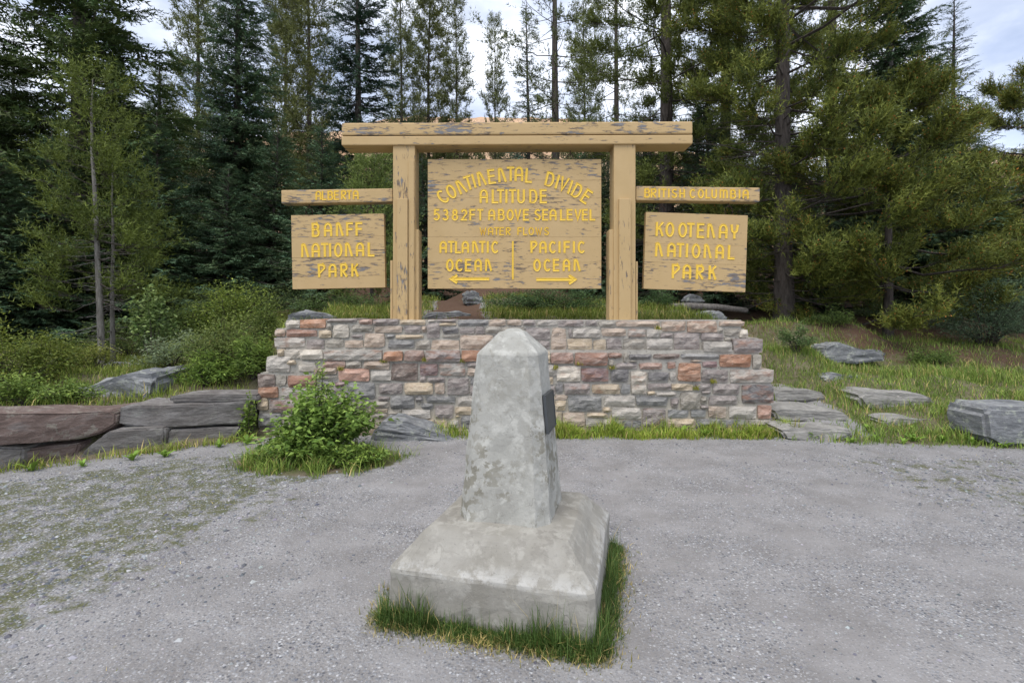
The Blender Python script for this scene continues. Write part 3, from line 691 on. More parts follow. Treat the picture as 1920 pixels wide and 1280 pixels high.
word('NATIONAL', [572, 592, 609, 619, 634, 654, 675, 696], 457, 480, YL, left, 1.0, .025, .84)
word('PARK', [603, 623.5, 645, 665.5], 496, 518, YL, left, 1.0, .025, .84)
word('KOOTENAY', [1237, 1256, 1280, 1295, 1314, 1333.5, 1356, 1377], 420, 444, YL, right, -2, .025, .84)
word('NATIONAL', [1236, 1259, 1275.5, 1288, 1305, 1327, 1349.5, 1371.5], 458.5, 482, YL, right, -2, .025, .84)
word('PARK', [1267, 1288, 1312.5, 1336], 498, 522, YL, right, -2, .025, .84)

# ================================================================== concrete obelisk
ob = thing('stone_obelisk', 'pale weathered concrete obelisk with chamfered corners on a square sloping plinth', 'monument', (0.005, 2.874, 0))
TH = R(-14.5)
def rot2(x, y, cx=.005, cy=2.874): return (cx+x*math.cos(TH)-y*math.sin(TH), cy+x*math.sin(TH)+y*math.cos(TH))
def octo(a, c): return [(a, -(a-c)), (a, a-c), (a-c, a), (-(a-c), a), (-a, a-c), (-a, -(a-c)), (-(a-c), -a), (a-c, -a)]
def lathe_oct(levels, cap=True, sub=5, seed=0, amp=.004):
    V, Fc = [], []
    rings = []
    for (z, a, c) in levels:
        o = octo(a, c); pts = []
        for i in range(8):
            p, q = o[i], o[(i+1) % 8]
            for s in range(sub): pts.append((p[0]+(q[0]-p[0])*s/sub, p[1]+(q[1]-p[1])*s/sub, z))
        rings.append(pts)
    n = 8*sub
    for pts in rings:
        for x, y, z in pts:
            d = mnoise.fractal((x*6+seed, y*6, z*6), 1, 2, 4)*amp*2
            l = math.hypot(x, y)+1e-6; X, Yy = rot2(x*(1+d/l), y*(1+d/l)); V.append((X, Yy, z+d*.4))
    for r in range(len(rings)-1):
        for i in range(n): a = r*n+i; b = r*n+(i+1) % n; Fc.append([a, b, b+n, a+n])
    if cap: Fc.append([(len(rings)-1)*n+i for i in range(n)])
    return V, Fc
H0 = .508
lev = [(-.05, H0, .02), (.05, H0, .02), (.12, H0, .02), (.19, H0, .02), (.228, H0, .022), (.246, H0-.005, .026), (.26, H0-.018, .03)]
for i in range(1, 8): t = i/8; lev.append((.26+t*.136, H0-.018-t*.122, .03))
lev += [(.398, .360, .03), (.400, .352, .03), (.403, .32, .04), (.408, .28, .05), (.414, .245, .06)]
V, Fc = lathe_oct(lev, True, 7, 3, .006); obj('plinth', V, Fc, CONC2, parent=ob, smooth=False)
lev = []
for i in range(15): t = i/14; lev.append((.400+t*.883, .250-(.250-.174)*t, .066-.02*t))
lev += [(1.291, .170, .045), (1.298, .165, .044)]
for i in range(1, 6): t = i/6; lev.append((1.298+t*.125, .165-t*.119, .044-t*.030))
lev += [(1.410, .042, .016), (1.419, .030, .012), (1.423, .014, .006)]
V, Fc = lathe_oct(lev, True, 6, 9, .004); obj('shaft', V, Fc, CONC, parent=ob, smooth=False)
def face_pt(t, z, off=0.0):     # on the right-hand face of the shaft
    k = (z-.415)/.868; a = .250-(.250-.174)*k+.006+off; return rot2(a, t)
fv, ff = [], []
for (t0, t1, z0, z1) in ((-.137, .107, .868, .875), (-.137, .107, 1.065, 1.072), (-.137, -.130, .8755, 1.0645), (.10, .107, .8755, 1.0645)):
    b = len(fv)
    for off in (0, .016):
        for t, z in ((t0, z0), (t1, z0), (t1, z1), (t0, z1)): x, y = face_pt(t, z, off); fv.append((x, y, z))
    ff += [[b+4, b+5, b+6, b+7], [b, b+1, b+5, b+4], [b+1, b+2, b+6, b+5], [b+2, b+3, b+7, b+6], [b+3, b, b+4, b+7]]
obj('plaque_frame', fv, ff, PLAQUE, parent=ob)
pv = []
for off in (0.0, .012):
    for t, z in ((-.13, .875), (.10, .875), (.10, 1.065), (-.13, 1.065)):
        x, y = face_pt(t, z, off); pv.append((x, y, z))
obj('plaque', pv, [[4, 5, 6, 7], [0, 1, 5, 4], [1, 2, 6, 5], [2, 3, 7, 6], [3, 0, 4, 7]], PLAQUE, parent=ob)

# ================================================================== slabs and boulders
yl = lambda px: 4.83+max(px, -150)*.00305
SLABS = [
 ([(-130, 780), (0, 777), (130, 776), (205, 768), (219, 776), (217, 795), (190, 812), (130, 827), (0, 833), (-130, 836)], 0, .55, SLABRED, 'long rust stained slab at the left edge topping the low stone ledge'),
 ([(222, 760), (300, 761), (400, 757), (462, 752), (470, 776), (452, 797), (350, 800), (287, 802), (221, 796)], .02, .55, SLAB, 'long level grey slab between the rust stained slab and the squared stone wall'),
 ([(314, 744), (325, 741), (360, 740), (484, 739), (486, 753), (400, 755), (318, 755)], .07, .42, SLAB, 'thin round ended slab lying topmost against the squared stone wall'),
 ([(128, 876), (158, 843), (186, 818), (206, 806), (307, 802), (310, 838), (282, 852), (219, 864), (160, 876)], -.03, .5, SLAB, 'wedge shaped brown slab leaning under the long level slab'),
 ([(313, 806), (380, 804), (450, 800), (441, 835), (420, 848), (375, 858), (330, 858), (311, 841)], 0, .45, SLAB, 'short blocky slab under the long level slab nearest the wall'),
 ([(46, 843), (100, 836), (150, 830), (146, 846), (128, 868), (90, 884), (47, 884), (41, 860)], .03, .45, SLABRED, 'small reddish block tucked under the rust stained slab'),
 ([(-130, 838), (0, 838), (44, 840), (42, 862), (30, 886), (-130, 890)], 0, .45, SLAB, 'dark block at the left edge beneath the rust stained slab'),
]
for i, (pl, dy, dp, m_, lb) in enumerate(SLABS):
    rock('stone_slab', pl, (lambda px, d=dy: yl(px)+d), dp, m_, lb, 'stone slab', bev=.018, rough=.010, seed=i*7+1, group='slabs of the low stone ledge left of the wall')
def boulder(poly, Y, dep, m_, lb, seed, bev=.06, rough=.03, name='boulder', cat='boulder', tb=0.0, group=None):
    return rock(name, poly, Y, dep, m_, lb, cat, bev=bev, rough=rough, seed=seed, topback=tb, group=group)
boulder([(113, 765), (120, 738), (150, 728), (200, 712), (250, 703), (285, 702), (292, 716), (285, 745), (270, 768)], 6.3, .8, GREYROCK, 'lichen spotted grey boulder behind the slabs below the two thin pines', 3, .08, .03, tb=.06)
boulder([(524, 615), (535, 594), (560, 586), (605, 588), (618, 600), (618, 625), (524, 625)], 7.4, .6, GREYROCK, 'grey rock peeping over the left end of the stone wall', 5)
boulder([(690, 835), (700, 800), (720, 786), (752, 790), (800, 806), (850, 822), (870, 838)], 6.0, .5, GREYROCK, 'smooth grey bedrock hump against the foot of the wall beside the leafy shrub', 8, .10, .015)
boulder([(1545, 712), (1556, 703), (1600, 706), (1650, 712), (1682, 730), (1660, 736), (1600, 737), (1550, 730)], 7.9, .5, GREYROCK, 'flat dark grey rock above the broad pale slab right of the steps', 12, .04)
boulder([(1608, 745), (1620, 735), (1690, 737), (1745, 742), (1766, 760), (1760, 777), (1700, 780), (1625, 770)], 7.1, .55, STEPROCK, 'broad pale layered slab right of the stone steps', 14, .05, .018)
boulder([(1655, 790), (1680, 783), (1760, 788), (1812, 796), (1822, 812), (1760, 815), (1665, 806)], 6.5, .4, STEPROCK, 'low flat slab in the weeds below the broad pale slab', 15, .03, .012)
boulder([(1846, 775), (1856, 763), (1990, 762), (2000, 840), (1880, 842), (1852, 826)], 5.75, .55, GREYROCK, 'squared grey boulder at the right edge of the gravel', 18, .05, .012)
boulder([(1765, 772), (1800, 768), (1846, 772), (1846, 788), (1770, 788)], 6.9, .4, GREYROCK, 'small dark rock between the pale slab and the squared boulder', 19, .03)
boulder([(1540, 668), (1548, 648), (1575, 640), (1600, 652), (1655, 664), (1665, 676), (1545, 684)], 9.1, .5, GREYROCK, 'jagged pale outcrop in the grass behind the small shrub', 21, .03, .03)
boulder([(1705, 725), (1722, 713), (1765, 712), (1780, 722), (1778, 738), (1705, 738)], 8.1, .4, GREYROCK, 'rounded grey rock half sunk in the long grass', 23)
boulder([(1608, 678), (1620, 660), (1650, 655), (1662, 664), (1720, 682), (1700, 690)], 9.6, .4, GREYROCK, 'second pale outcrop just right of the jagged one', 24, .03)
boulder([(870, 575), (862, 555), (880, 545), (903, 550), (906, 575)], 11.5, .5, GREYROCK, 'grey rock on the trail seen under the centre board', 25)
boulder([(780, 600), (800, 588), (850, 584), (885, 590), (885, 605), (780, 606)], 8.6, .6, GREYROCK, 'flat rock across the trail just behind the wall top', 27, .03)
boulder([(1285, 560), (1295, 552), (1318, 554), (1322, 566), (1285, 568)], 12.5, .4, GREYROCK, 'small pale rock beyond the fallen log right of the right post', 29, .03)
boulder([(1310, 602), (1318, 584), (1345, 580), (1362, 592), (1362, 604)], 9.5, .4, GREYROCK, 'dark rock behind the right end of the wall top', 30, .04)
boulder([(190, 690), (200, 682), (240, 684), (248, 692), (240, 698)], 8.2, .3, GREYROCK, 'small flat rock at the foot of the two thin pines', 31, .02)
steps = thing('stone_steps', 'three rough pale stone steps climbing past the right end of the wall', 'steps', (3.7, 6.9, 0))
for i, (pl, Y) in enumerate((([(1462, 808), (1480, 803), (1560, 804), (1600, 806), (1606, 814), (1560, 828), (1475, 826)], 6.02), ([(1452, 772), (1470, 768), (1560, 771), (1590, 774), (1594, 790), (1530, 796), (1455, 790)], 6.62), ([(1447, 735), (1462, 731), (1520, 733), (1546, 737), (1550, 752), (1452, 754)], 7.5))):
    rock('step', pl, Y, (.46, .72, .85)[i], STEPROCK, parent=steps, bev=.03, rough=.014, seed=40+i)
V, Fc = tubes([[P(1228, 577, 11), P(1290, 574, 11.2), P(1345, 576, 11.5), P(1400, 582, 11.7)]], [[.07, .08, .075, .06]], 8)
lg = obj('fallen_log', V, Fc, DEADWOOD, smooth=True); recentre(lg, V.mean(0)); top(lg, 'grey fallen log lying behind the right end of the wall', 'log')

# ================================================================== conifers
def spray(n, ln, wd, seed, spread=55, flat=.35):   # one needled twig: thin triangles along a unit axis
    r = np.random.default_rng(seed); V, Fc = [], []
    for i in range(n):
        t = (i+.5)/n; a = r.uniform(0, 2*math.pi); el = R(spread)*r.uniform(.6, 1.1)
        side = np.array([0, math.cos(a), math.sin(a)*flat]); side /= np.linalg.norm(side)+1e-9
        d = np.array([math.cos(el), 0, 0])+side*math.sin(el); L = ln*(1-.45*t)*r.uniform(.8, 1.2)
        b = np.array([t*.92, 0, 0]); pe = nrm(np.cross(d, [0.1, .2, 1])+r.normal(0, .3, 3))*wd/2
        k = len(V); V += [b-pe, b+pe, b+d*L]; Fc.append([k, k+1, k+2])
    return np.array(V), np.array(Fc)
def tuft(n, ln, wd, seed, lo=15, hi=75):           # a burst of long needles round a shoot tip
    r = np.random.default_rng(seed); V, Fc = [], []
    for i in range(n):
        a = 2*math.pi*i/n*2.4+r.uniform(-.3, .3); el = R(r.uniform(lo, hi)); t = r.uniform(0, .5)
        d = np.array([math.cos(el), math.cos(a)*math.sin(el), math.sin(a)*math.sin(el)])
        b = np.array([t, 0, 0])*.8; pe = nrm(np.cross(d, r.normal(0, 1, 3)))*wd/2; L = ln*r.uniform(.75, 1.15)
        k = len(V); V += [b-pe, b+pe, b+d*L]; Fc.append([k, k+1, k+2])
    return np.array(V), np.array(Fc)
def spruce(H, Rd, h0=.3, dens=1.0, col=(.034, .058, .030), seed=1, gap=.22, ntw=20, nn=10, power=.85, droop=1.0, fol=1.0, nl=.30):
    r = np.random.default_rng(seed); TV = [spray(nn, nl, .085, s+seed) for s in range(4)]
    pos, X, up, sc, cc, bp, br = [], [], [], [], [], [], []
    z = h0
    while z < H-.15:
        f = z/H; L0 = Rd*(1-f)**power*min(1, .55+z/(.25*H)); nb = max(3, int((6 if f < .8 else 4)*dens*r.uniform(.7, 1.3)))
        a0 = r.uniform(0, 6.28)
        for b in range(nb):
            if r.random() > fol and f < .6: continue
            a = a0+b*2*math.pi/nb+r.uniform(-.35, .35); L = L0*r.uniform(.55, 1.15)+.08
            el = R((-18*(1-f)*droop+34*f**1.5)+r.uniform(-9, 9)); t = np.linspace(0, 1, 5)
            rad = L*t*math.cos(el); zz = z+L*t*math.sin(el)-.10*L*droop*np.sin(t*math.pi*.9)*(1-f)+.10*L*t**3
            Pt = np.stack([rad*math.cos(a), rad*math.sin(a), zz+r.uniform(-.05, .05)], 1); bp.append(Pt); br.append(np.array([.035, .026, .018, .011, .005])*(.35+L*.35))
            k = max(4, int(ntw*(L/Rd)**.75*1.0))
            tt = r.uniform(0.0, 1.0, k)**.85; P0 = np.stack([np.interp(tt, t, Pt[:, q]) for q in range(3)], 1)
            sgn = r.choice([-1, 1], k); ang = a+sgn*R(52)*r.uniform(.3, 1.15, k)*(1-.35*tt)
            dz = r.uniform(-.42, .12, k)*droop+math.sin(el)*.5
            D = np.stack([np.cos(ang), np.sin(ang), dz], 1)
            pos.append(P0); X.append(D); up.append(np.tile([0, 0, 1.], (k, 1))+r.normal(0, .18, (k, 3)))
            sc.append((.42*L*(1-tt*.72)*r.uniform(.7, 1.2, k)+.16).clip(.12, .85))
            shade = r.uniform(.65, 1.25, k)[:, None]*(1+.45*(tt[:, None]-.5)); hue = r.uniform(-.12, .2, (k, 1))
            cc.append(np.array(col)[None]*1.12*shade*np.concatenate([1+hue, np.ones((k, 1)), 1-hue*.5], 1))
        z += gap*r.uniform(.7, 1.3)*(1 if f < .8 else .7)
    pos, X, up, sc, cc = map(np.concatenate, (pos, X, up, sc, cc))
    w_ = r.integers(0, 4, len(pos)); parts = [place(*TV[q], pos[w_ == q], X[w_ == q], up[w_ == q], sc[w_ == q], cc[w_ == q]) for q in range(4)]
    return join(parts), tubes(np.array(bp), np.array(br), 3)
def pine(H, Rd, h0=2, dens=1.0, col=(.075, .09, .022), seed=1, gap=.3, nsub=6, ntuf=4, nn=12, ln=.095, wd=.018, wood=1.0, shape='cone', rise=18, tipc=(.125, .135, .035), power=.8, buds=0.0, side=None, inner=.36):
    r = np.random.default_rng(seed); TV = [tuft(nn, ln, wd, s+seed) for s in range(4)]
    pos, X, cc, bp, br, sp, sr = [], [], [], [], [], [], []
    z = h0
    while z < H-.05:
        f = (z-h0)/(H-h0)
        if shape == 'cone': L0 = Rd*(1-f)**power+.08
        elif shape == 'round': L0 = Rd*(math.sin(math.pi*min(1, .25+f*.75))**.6)*(1-f*.25)+.1
        else: L0 = Rd*(.45+.55*math.sin(math.pi*f))*(1-f**4)+.1
        nb = max(3, int(5*dens*r.uniform(.7, 1.3))); a0 = r.uniform(0, 6.28)
        for b in range(nb):
            a = a0+b*2*math.pi/nb+r.uniform(-.4, .4); L = L0*r.uniform(.5, 1.18)
            if side is not None: L *= 1+side[1]*math.cos(a-side[0])
            el = R(rise*(f*1.6-.25)+r.uniform(-12, 14)); t = np.linspace(0, 1, 5)
            wob = r.normal(0, .05*L, (5, 3))*t[:, None]
            Pt = np.stack([L*t*math.cos(el)*math.cos(a), L*t*math.cos(el)*math.sin(a), z+L*t*math.sin(el)-.12*L*np.sin(math.pi*t)*(1-f)+.12*L*t**2.5], 1)+wob
            bp.append(Pt); br.append(np.array([.045, .034, .024, .015, .006])*(.3+L*.32)*wood)
            k = max(2, int(nsub*(L/Rd)**.6)); ts = r.uniform(inner, 1.0, k)**.8; ts[0] = 1.0
            for q in ts:
                p0 = np.array([np.interp(q, t, Pt[:, c]) for c in range(3)]); an = a+r.uniform(-1.0, 1.0)*(1.1-q*.4)
                l2 = (.16*L+.18)*r.uniform(.6, 1.2)*(1.25-q*.5); d2 = nrm(np.array([math.cos(an), math.sin(an), r.uniform(-.05, .35)]))
                p1 = p0+d2*l2; sp.append(np.stack([p0, (p0+p1)/2+r.normal(0, .02, 3), p1])); sr.append(np.array([.010, .007, .004])*max(.7, wood))
                m_ = max(2, int(ntuf*r.uniform(.7, 1.4)))
                u = r.uniform(.25, 1.05, (m_, 1)); pp = p0+(p1-p0)*u+r.normal(0, .035, (m_, 3))*(1+L*.2)*np.array([1.2, 1.2, .6])
                dd = nrm(d2*.55+np.array([0, 0, .75])+r.normal(0, .38, (m_, 3)))
                pos.append(pp); X.append(dd)
                mixf = np.clip(u*.9-.15+r.normal(.0, .2, (m_, 1))+.1*f, 0, 1)
                c0 = (np.array(col)*(1-mixf)+np.array(tipc)*mixf)*r.uniform(.7, 1.2, (m_, 1)); cc.append(c0)
        z += gap*r.uniform(.6, 1.4)
    pos, X, cc = map(np.concatenate, (pos, X, cc)); up = rng.normal(0, 1, pos.shape); sc = r.uniform(.8, 1.25, len(pos))
    w_ = r.integers(0, 4, len(pos)); parts = [place(*TV[q], pos[w_ == q], X[w_ == q], up[w_ == q], np.ones((w_ == q).sum())*1.0, cc[w_ == q]) for q in range(4)]
    if buds:
        bsel = r.random(len(pos)) < buds; bt, bf = tuft(5, .045, .030, 99, 5, 25)
        parts.append(place(bt*np.array([.6, 1, 1]), bf, pos[bsel]+X[bsel]*.06, X[bsel], up[bsel], np.ones(bsel.sum()), np.tile(np.array([[.26, .12, .035]]), (bsel.sum(), 1))*r.uniform(.6, 1.2, (bsel.sum(), 1))))
    V1, F1 = tubes(np.array(bp), np.array(br), 4); V2, F2 = tubes(np.array(sp), np.array(sr), 3)
    return join(parts), (np.concatenate([V1, V2]), np.concatenate([F1, F2+len(V1)]))
def trunk(H, r0, lean=(0, 0), bend=.03, seed=0, sides=9):
    k = 12; t = np.linspace(0, 1, k); rr = np.random.default_rng(seed)
    b = np.cumsum(rr.normal(0, bend, (k, 2)), 0)*t[:, None]
    Pt = np.stack([lean[0]*t+b[:, 0], lean[1]*t+b[:, 1], t*H-.15*(t == 0)], 1); Rr = r0*(1-t)**.85+.008; Rr[0] *= 1.25
    return tubes(Pt[None], Rr[None], sides), Pt
def deadtwigs(z0, z1, n, L, Pt, seed, rad=.008):
    r = np.random.default_rng(seed); B, Q = [], []
    for i in range(n):
        z = r.uniform(z0, z1); a = r.uniform(0, 6.28); l = L*r.uniform(.3, 1); c = [np.interp(z, Pt[:, 2], Pt[:, q]) for q in (0, 1)]
        t = np.linspace(0, 1, 4); dz = r.uniform(-.35, .3)
        B.append(np.stack([c[0]+t*l*math.cos(a), c[1]+t*l*math.sin(a), z+dz*l*t+r.normal(0, .03*l, 4)*t], 1)); Q.append(np.array([1, .7, .45, .15])*rad*(.6+l))
        for _ in range(2):
            p = B[-1][r.integers(1, 3)]; a2 = a+r.uniform(-.9, .9); l2 = l*.4
            B.append(np.stack([p+np.array([math.cos(a2), math.sin(a2), r.uniform(-.3, .2)])*l2*s for s in t])); Q.append(np.array([.5, .4, .25, .1])*rad)
    return tubes(np.array(B), np.array(Q), 3)
def tree(name, label, px, Y, crown, bark, H, r0, lean=(0, 0), bend=.02, dead=None, cat='tree', group=None, seed=0, deadm=None):
    X = (px-CX)*Y/F; z = tz(X, Y); t = thing(name, label, cat, (X, Y, z-.05), group)
    L = np.array([X, Y, z-.05]); (V, Fc), Pt = trunk(H, r0, lean, bend, seed)
    obj('trunk', V+L, Fc, bark, parent=t, smooth=True)
    (CVx, CFx, CCx), (BV, BF) = crown
    def sh(A): A = A.copy(); A[:, 0] += np.interp(A[:, 2], Pt[:, 2], Pt[:, 0]); A[:, 1] += np.interp(A[:, 2], Pt[:, 2], Pt[:, 1]); return A
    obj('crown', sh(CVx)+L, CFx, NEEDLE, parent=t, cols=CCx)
    obj('branches', sh(BV)+L, BF, BARK, parent=t)['kind'] = 'stuff'
    if dead: V, Fc = deadtwigs(*dead, Pt, seed+5); obj('dead_twigs', V+L, Fc, deadm or DEADWOOD, parent=t)['kind'] = 'stuff'
    return t
def copy_tree(src, label, px, Y, rz, s, sz=None, group=None):
    c = src.copy(); COL.objects.link(c); X = (px-CX)*Y/F
    c.location = (X, Y, tz(X, Y)-.08); c.rotation_euler = (0, 0, rz); c.scale = (s, s, sz or s); c['label'] = label
    if group: c['group'] = group
    elif 'group' in c: del c['group']
    for ch in src.children:
        d = ch.copy(); COL.objects.link(d); d.parent = c
    return c
BLUE = (.040, .066, .038); DKG = (.030, .050, .024); OLV = (.060, .074, .024)
T = {}
T['bigspruce'] = tree('spruce_tree', 'huge dark spruce at the left edge rising above the two thin pines', 147, 13, spruce(17, 3.3, .6, 1.1, (.040, .062, .024), 11, .30, 46, 14, fol=.88), BARK, 17.4, .22, dead=(.5, 4, 50, 1.2), seed=1)
T['conespruce'] = tree('spruce_tree', 'tall conical blue green spruce left of the ALBERTA arm', 445, 17, spruce(14.5, 2.5, .4, 1.2, BLUE, 12, .22, 40, 12), BARK, 14.8, .17, seed=2)
T['darkspruce'] = tree('spruce_tree', 'dark ragged spruce against the sky over the left end of the crossbeam', 672, 21, spruce(16.6, 2.7, .5, .85, (.024, .044, .032), 13, .38, 44, 13, .7, .7, .95), BARK, 17, .19, seed=3)
T['palespruce'] = tree('spruce_tree', 'thin pale spruce with sky showing through left of the bare trunked pine', 992, 24, spruce(13, 1.9, .5, .9, (.055, .085, .07), 14, .30, 24, 10, .8, 1), BARK, 13.3, .13, seed=4)
T['rightspruce'] = tree('spruce_tree', 'tall green spruce behind the big tufted pine on the right', 1668, 15, spruce(14, 2.5, 1.4, 1.15, (.036, .062, .034), 15, .23, 38, 12), BARKG, 14.4, .16, dead=(.4, 3, 30, .8), seed=5)
T['smallspruce'] = tree('spruce_tree', 'short full spruce filling the gap left of the left post', 600, 14, spruce(5.2, 1.7, .15, 1.2, (.044, .074, .044), 16, .16, 32, 11, .9, .8), BARK, 5.3, .07, seed=6)
P1 = pine(14.5, 1.6, 2.5, 1.1, OLV, 21, .34, 9, 5, 11, .14, .028, .45, 'cone', 28, (.10, .11, .04), .55, inner=.04)
T['pineA'] = tree('pine_tree', 'tall olive pine between the conical spruce and the dark ragged spruce', 580, 24, P1, BARK, 14.8, .12, seed=7)
T['pineA'].scale = (1.25, 1.25, 1.25)
T['pineB'] = tree('pine_tree', 'slender pine top with sky around it above the left post', 858, 27, pine(15, 1.25, 2.5, 1.0, (.06, .075, .03), 22, .38, 7, 5, 11, .14, .028, .4, 'cone', 30, (.10, .11, .045), .6, inner=.04), BARK, 15.2, .10, seed=8)
T['pineC'] = tree('pine_tree', 'open pine with a straight dark trunk over the middle of the crossbeam', 1042, 20, pine(17, 2.7, 3.2, .8, (.055, .07, .03), 23, .55, 7, 6, 11, .13, .026, .45, 'oval', 30, (.095, .11, .05), inner=.15), BARK, 17.3, .20, seed=9)
T['pineD'] = tree('pine_tree', 'thick trunked pine rising behind the right end of the crossbeam', 1250, 15, pine(13.5, 3.2, 2.3, .95, (.045, .06, .016), 24, .52, 15, 10, 14, .11, .022, .55, 'oval', 14, (.085, .10, .024)), BARK, 18, .24, seed=10, dead=(.5, 6, 110, 2.4), deadm=BARK)
T['bigpine'] = tree('pine_tree', 'largest pine on the right with a thick dark trunk and yellow green needle tufts', 1470, 11.6, pine(13, 3.4, .9, 1.1, (.03, .046, .012), 25, .55, 26, 14, 15, .095, .017, .6, 'oval', 12, (.125, .138, .03), buds=.10, side=(-.1, .28)), BARK, 16, .20, lean=(-.15, 0), seed=11, dead=(.4, 5, 90, 2.0), deadm=BARK)
T['bushpine'] = tree('pine_tree', 'broad low pine with brown tipped yellow green tufts hanging over the slope at right', 1665, 11.3, pine(5.8, 2.8, .6, 1.1, (.03, .046, .012), 26, .60, 24, 13, 16, .095, .016, .6, 'round', 10, (.13, .143, .03), buds=.20), BARK, 5.6, .10, seed=12)
T['youngA'] = tree('young_pine', 'taller of two young pines with thin pale trunks on the left bank', 193, 8.6, pine(4.9, .85, 1.2, .7, (.035, .052, .010), 27, .30, 8, 6, 16, .085, .012, .4, 'cone', 30, (.095, .12, .025), .5), BARKG, 4.95, .050, lean=(-.28, 0), bend=.012, dead=(.25, 2.6, 46, .65), seed=13, cat='young tree')
T['youngB'] = tree('young_pine', 'shorter young pine with a thin pale trunk right beside the taller one', 212, 8.9, pine(3.5, .7, 1.3, .7, (.035, .052, .010), 28, .30, 8, 6, 16, .085, .012, .4, 'cone', 30, (.085, .11, .025), .5), BARKG, 3.55, .034, lean=(-.02, 0), bend=.01, dead=(.25, 2.2, 34, .5), seed=14, cat='young tree')
T['littlepine'] = tree('young_pine', 'small bright green pine directly behind the ALBERTA arm', 697, 12, pine(3.6, .9, .5, 1.2, (.06, .085, .025), 29, .2, 8, 5, 12, .09, .018, .6, 'cone', 35, (.11, .14, .04)), BARK, 3.6, .04, seed=15, cat='young tree')
CT = [  # source, label, px, Y, turn, scale, z scale
 ('bigspruce', 'dark spruce cut by the left edge of the picture', -95, 12, 1.1, .85, .68),
 ('bigspruce', 'deep green spruce between the huge left spruce and the conical one', 300, 19, 2.6, .75, .55),
 ('conespruce', 'blue green spruce behind the huge left spruce', 20, 18, 2.2, .9, .72),
 ('pineA', 'feathery olive pine top just left of the conical spruce', 372, 25, .8, 1.15, 1.3),
 ('pineA', 'second olive pine close beside the tall olive one', 535, 28, 2.0, 1.2, 1.2),
 ('pineB', 'tall narrow pine between the dark spruce and the paired pines', 755, 26, 1.0, 1.05, 1.12),
 ('pineA', 'olive pine with a full crown left of the slender pine top', 803, 28, 3.0, 1.1, 1.2),
 ('pineB', 'smallest slim pine standing alone against the white cloud', 928, 31, 2.2, .82, 1.06),
 ('pineC', 'leaning open pine right of the bare trunked pine', 1155, 24, 2.4, .95, 1.05),
 ('pineB', 'thin pine behind the open pine over the crossbeam', 1098, 30, .4, 1.1, 1.15),
 ('pineD', 'dark pine between the two thick trunked pines on the right', 1360, 17, 2.0, .95, 1.0),
 ('pineD', 'shadowy pine behind the largest right pine', 1560, 18, 4.0, 1.0, 1.0),
 ('palespruce', 'pointed spruce against the sky right of the tall green spruce', 1790, 17, 1.4, 1.0, .80),
 ('rightspruce', 'dark spruce filling behind the broad low pine', 1740, 20, 3.2, .9, .72),
 ('bushpine', 'rounded pine cut by the right edge of the picture', 1925, 14, 2.6, .95, 1.05),
 ('rightspruce', 'spruce beyond the right edge behind the rounded pine', 1990, 17, .6, 1.0, .72),
 ('smallspruce', 'short spruce half hidden behind the KOOTENAY board', 1335, 14.5, 1.0, 1.1, 1.2),
 ('smallspruce', 'short spruce seen between right post and tilted board', 1225, 17, 2.3, 1.2, 1.3),
 ('smallspruce', 'bushy spruce low behind the two young pines', 95, 11.5, .6, 1.1, .95),
 ('smallspruce', 'green spruce between young pines and conical spruce', 300, 13, 3.3, 1.05, 1.05),
 ('smallspruce', 'short spruce at the foot of the conical spruce', 420, 13.5, 4.4, .95, .8),
 ('smallspruce', 'spruce with wide skirts left of the BANFF board', 510, 15.5, 5.4, 1.1, 1.15),
 ('smallspruce', 'short spruce behind the left edge of the centre board', 800, 18, 1.7, 1.0, 1.0),
 ('smallspruce', 'short spruce behind the middle of the centre board', 960, 19, 2.9, 1.1, 1.0),
 ('smallspruce', 'short spruce behind the right edge of the centre board', 1110, 18, 3.9, 1.1, 1.15),
 ('smallspruce', 'spruce low behind the thick trunk of the largest pine', 1500, 15, 1.9, 1.2, 1.05),
 ('smallspruce', 'blue green spruce behind the broad low pine at right', 1800, 13.5, 2.5, 1.15, 1.0),
 ('smallspruce', 'spruce low at the left edge beyond the bushes', -20, 10.5, 5.0, 1.0, .8),
 ('conespruce', 'spruce between the olive pines and the dark ragged spruce', 620, 27, .9, .8, .52),
 ('conespruce', 'far spruce just right of the dark ragged spruce', 735, 30, 1.9, .8, .52),
 ('conespruce', 'far spruce between the slender pine and the lone slim pine', 885, 34, 2.9, .8, .55),
 ('conespruce', 'far spruce under the open pine crown', 1065, 32, 3.9, .8, .52),
 ('conespruce', 'far spruce left of the thick trunked pine', 1195, 26, 4.9, .8, .50),
 ('conespruce', 'far spruce right of the thick trunked pine', 1305, 24, .3, .9, .66),
 ('conespruce', 'far spruce between largest pine and tall green spruce', 1610, 24, 1.3, .9, .62),
 ('conespruce', 'far spruce behind the rounded pine at the right edge', 1860, 24, 2.3, .9, .45),
 ('conespruce', 'far spruce at the left behind the young pines', 215, 24, 5.3, 1.0, .9),
]
for k, lb, px, Y, rz, s, sz in CT: copy_tree(T[k], lb, px, Y, rz, s, sz)
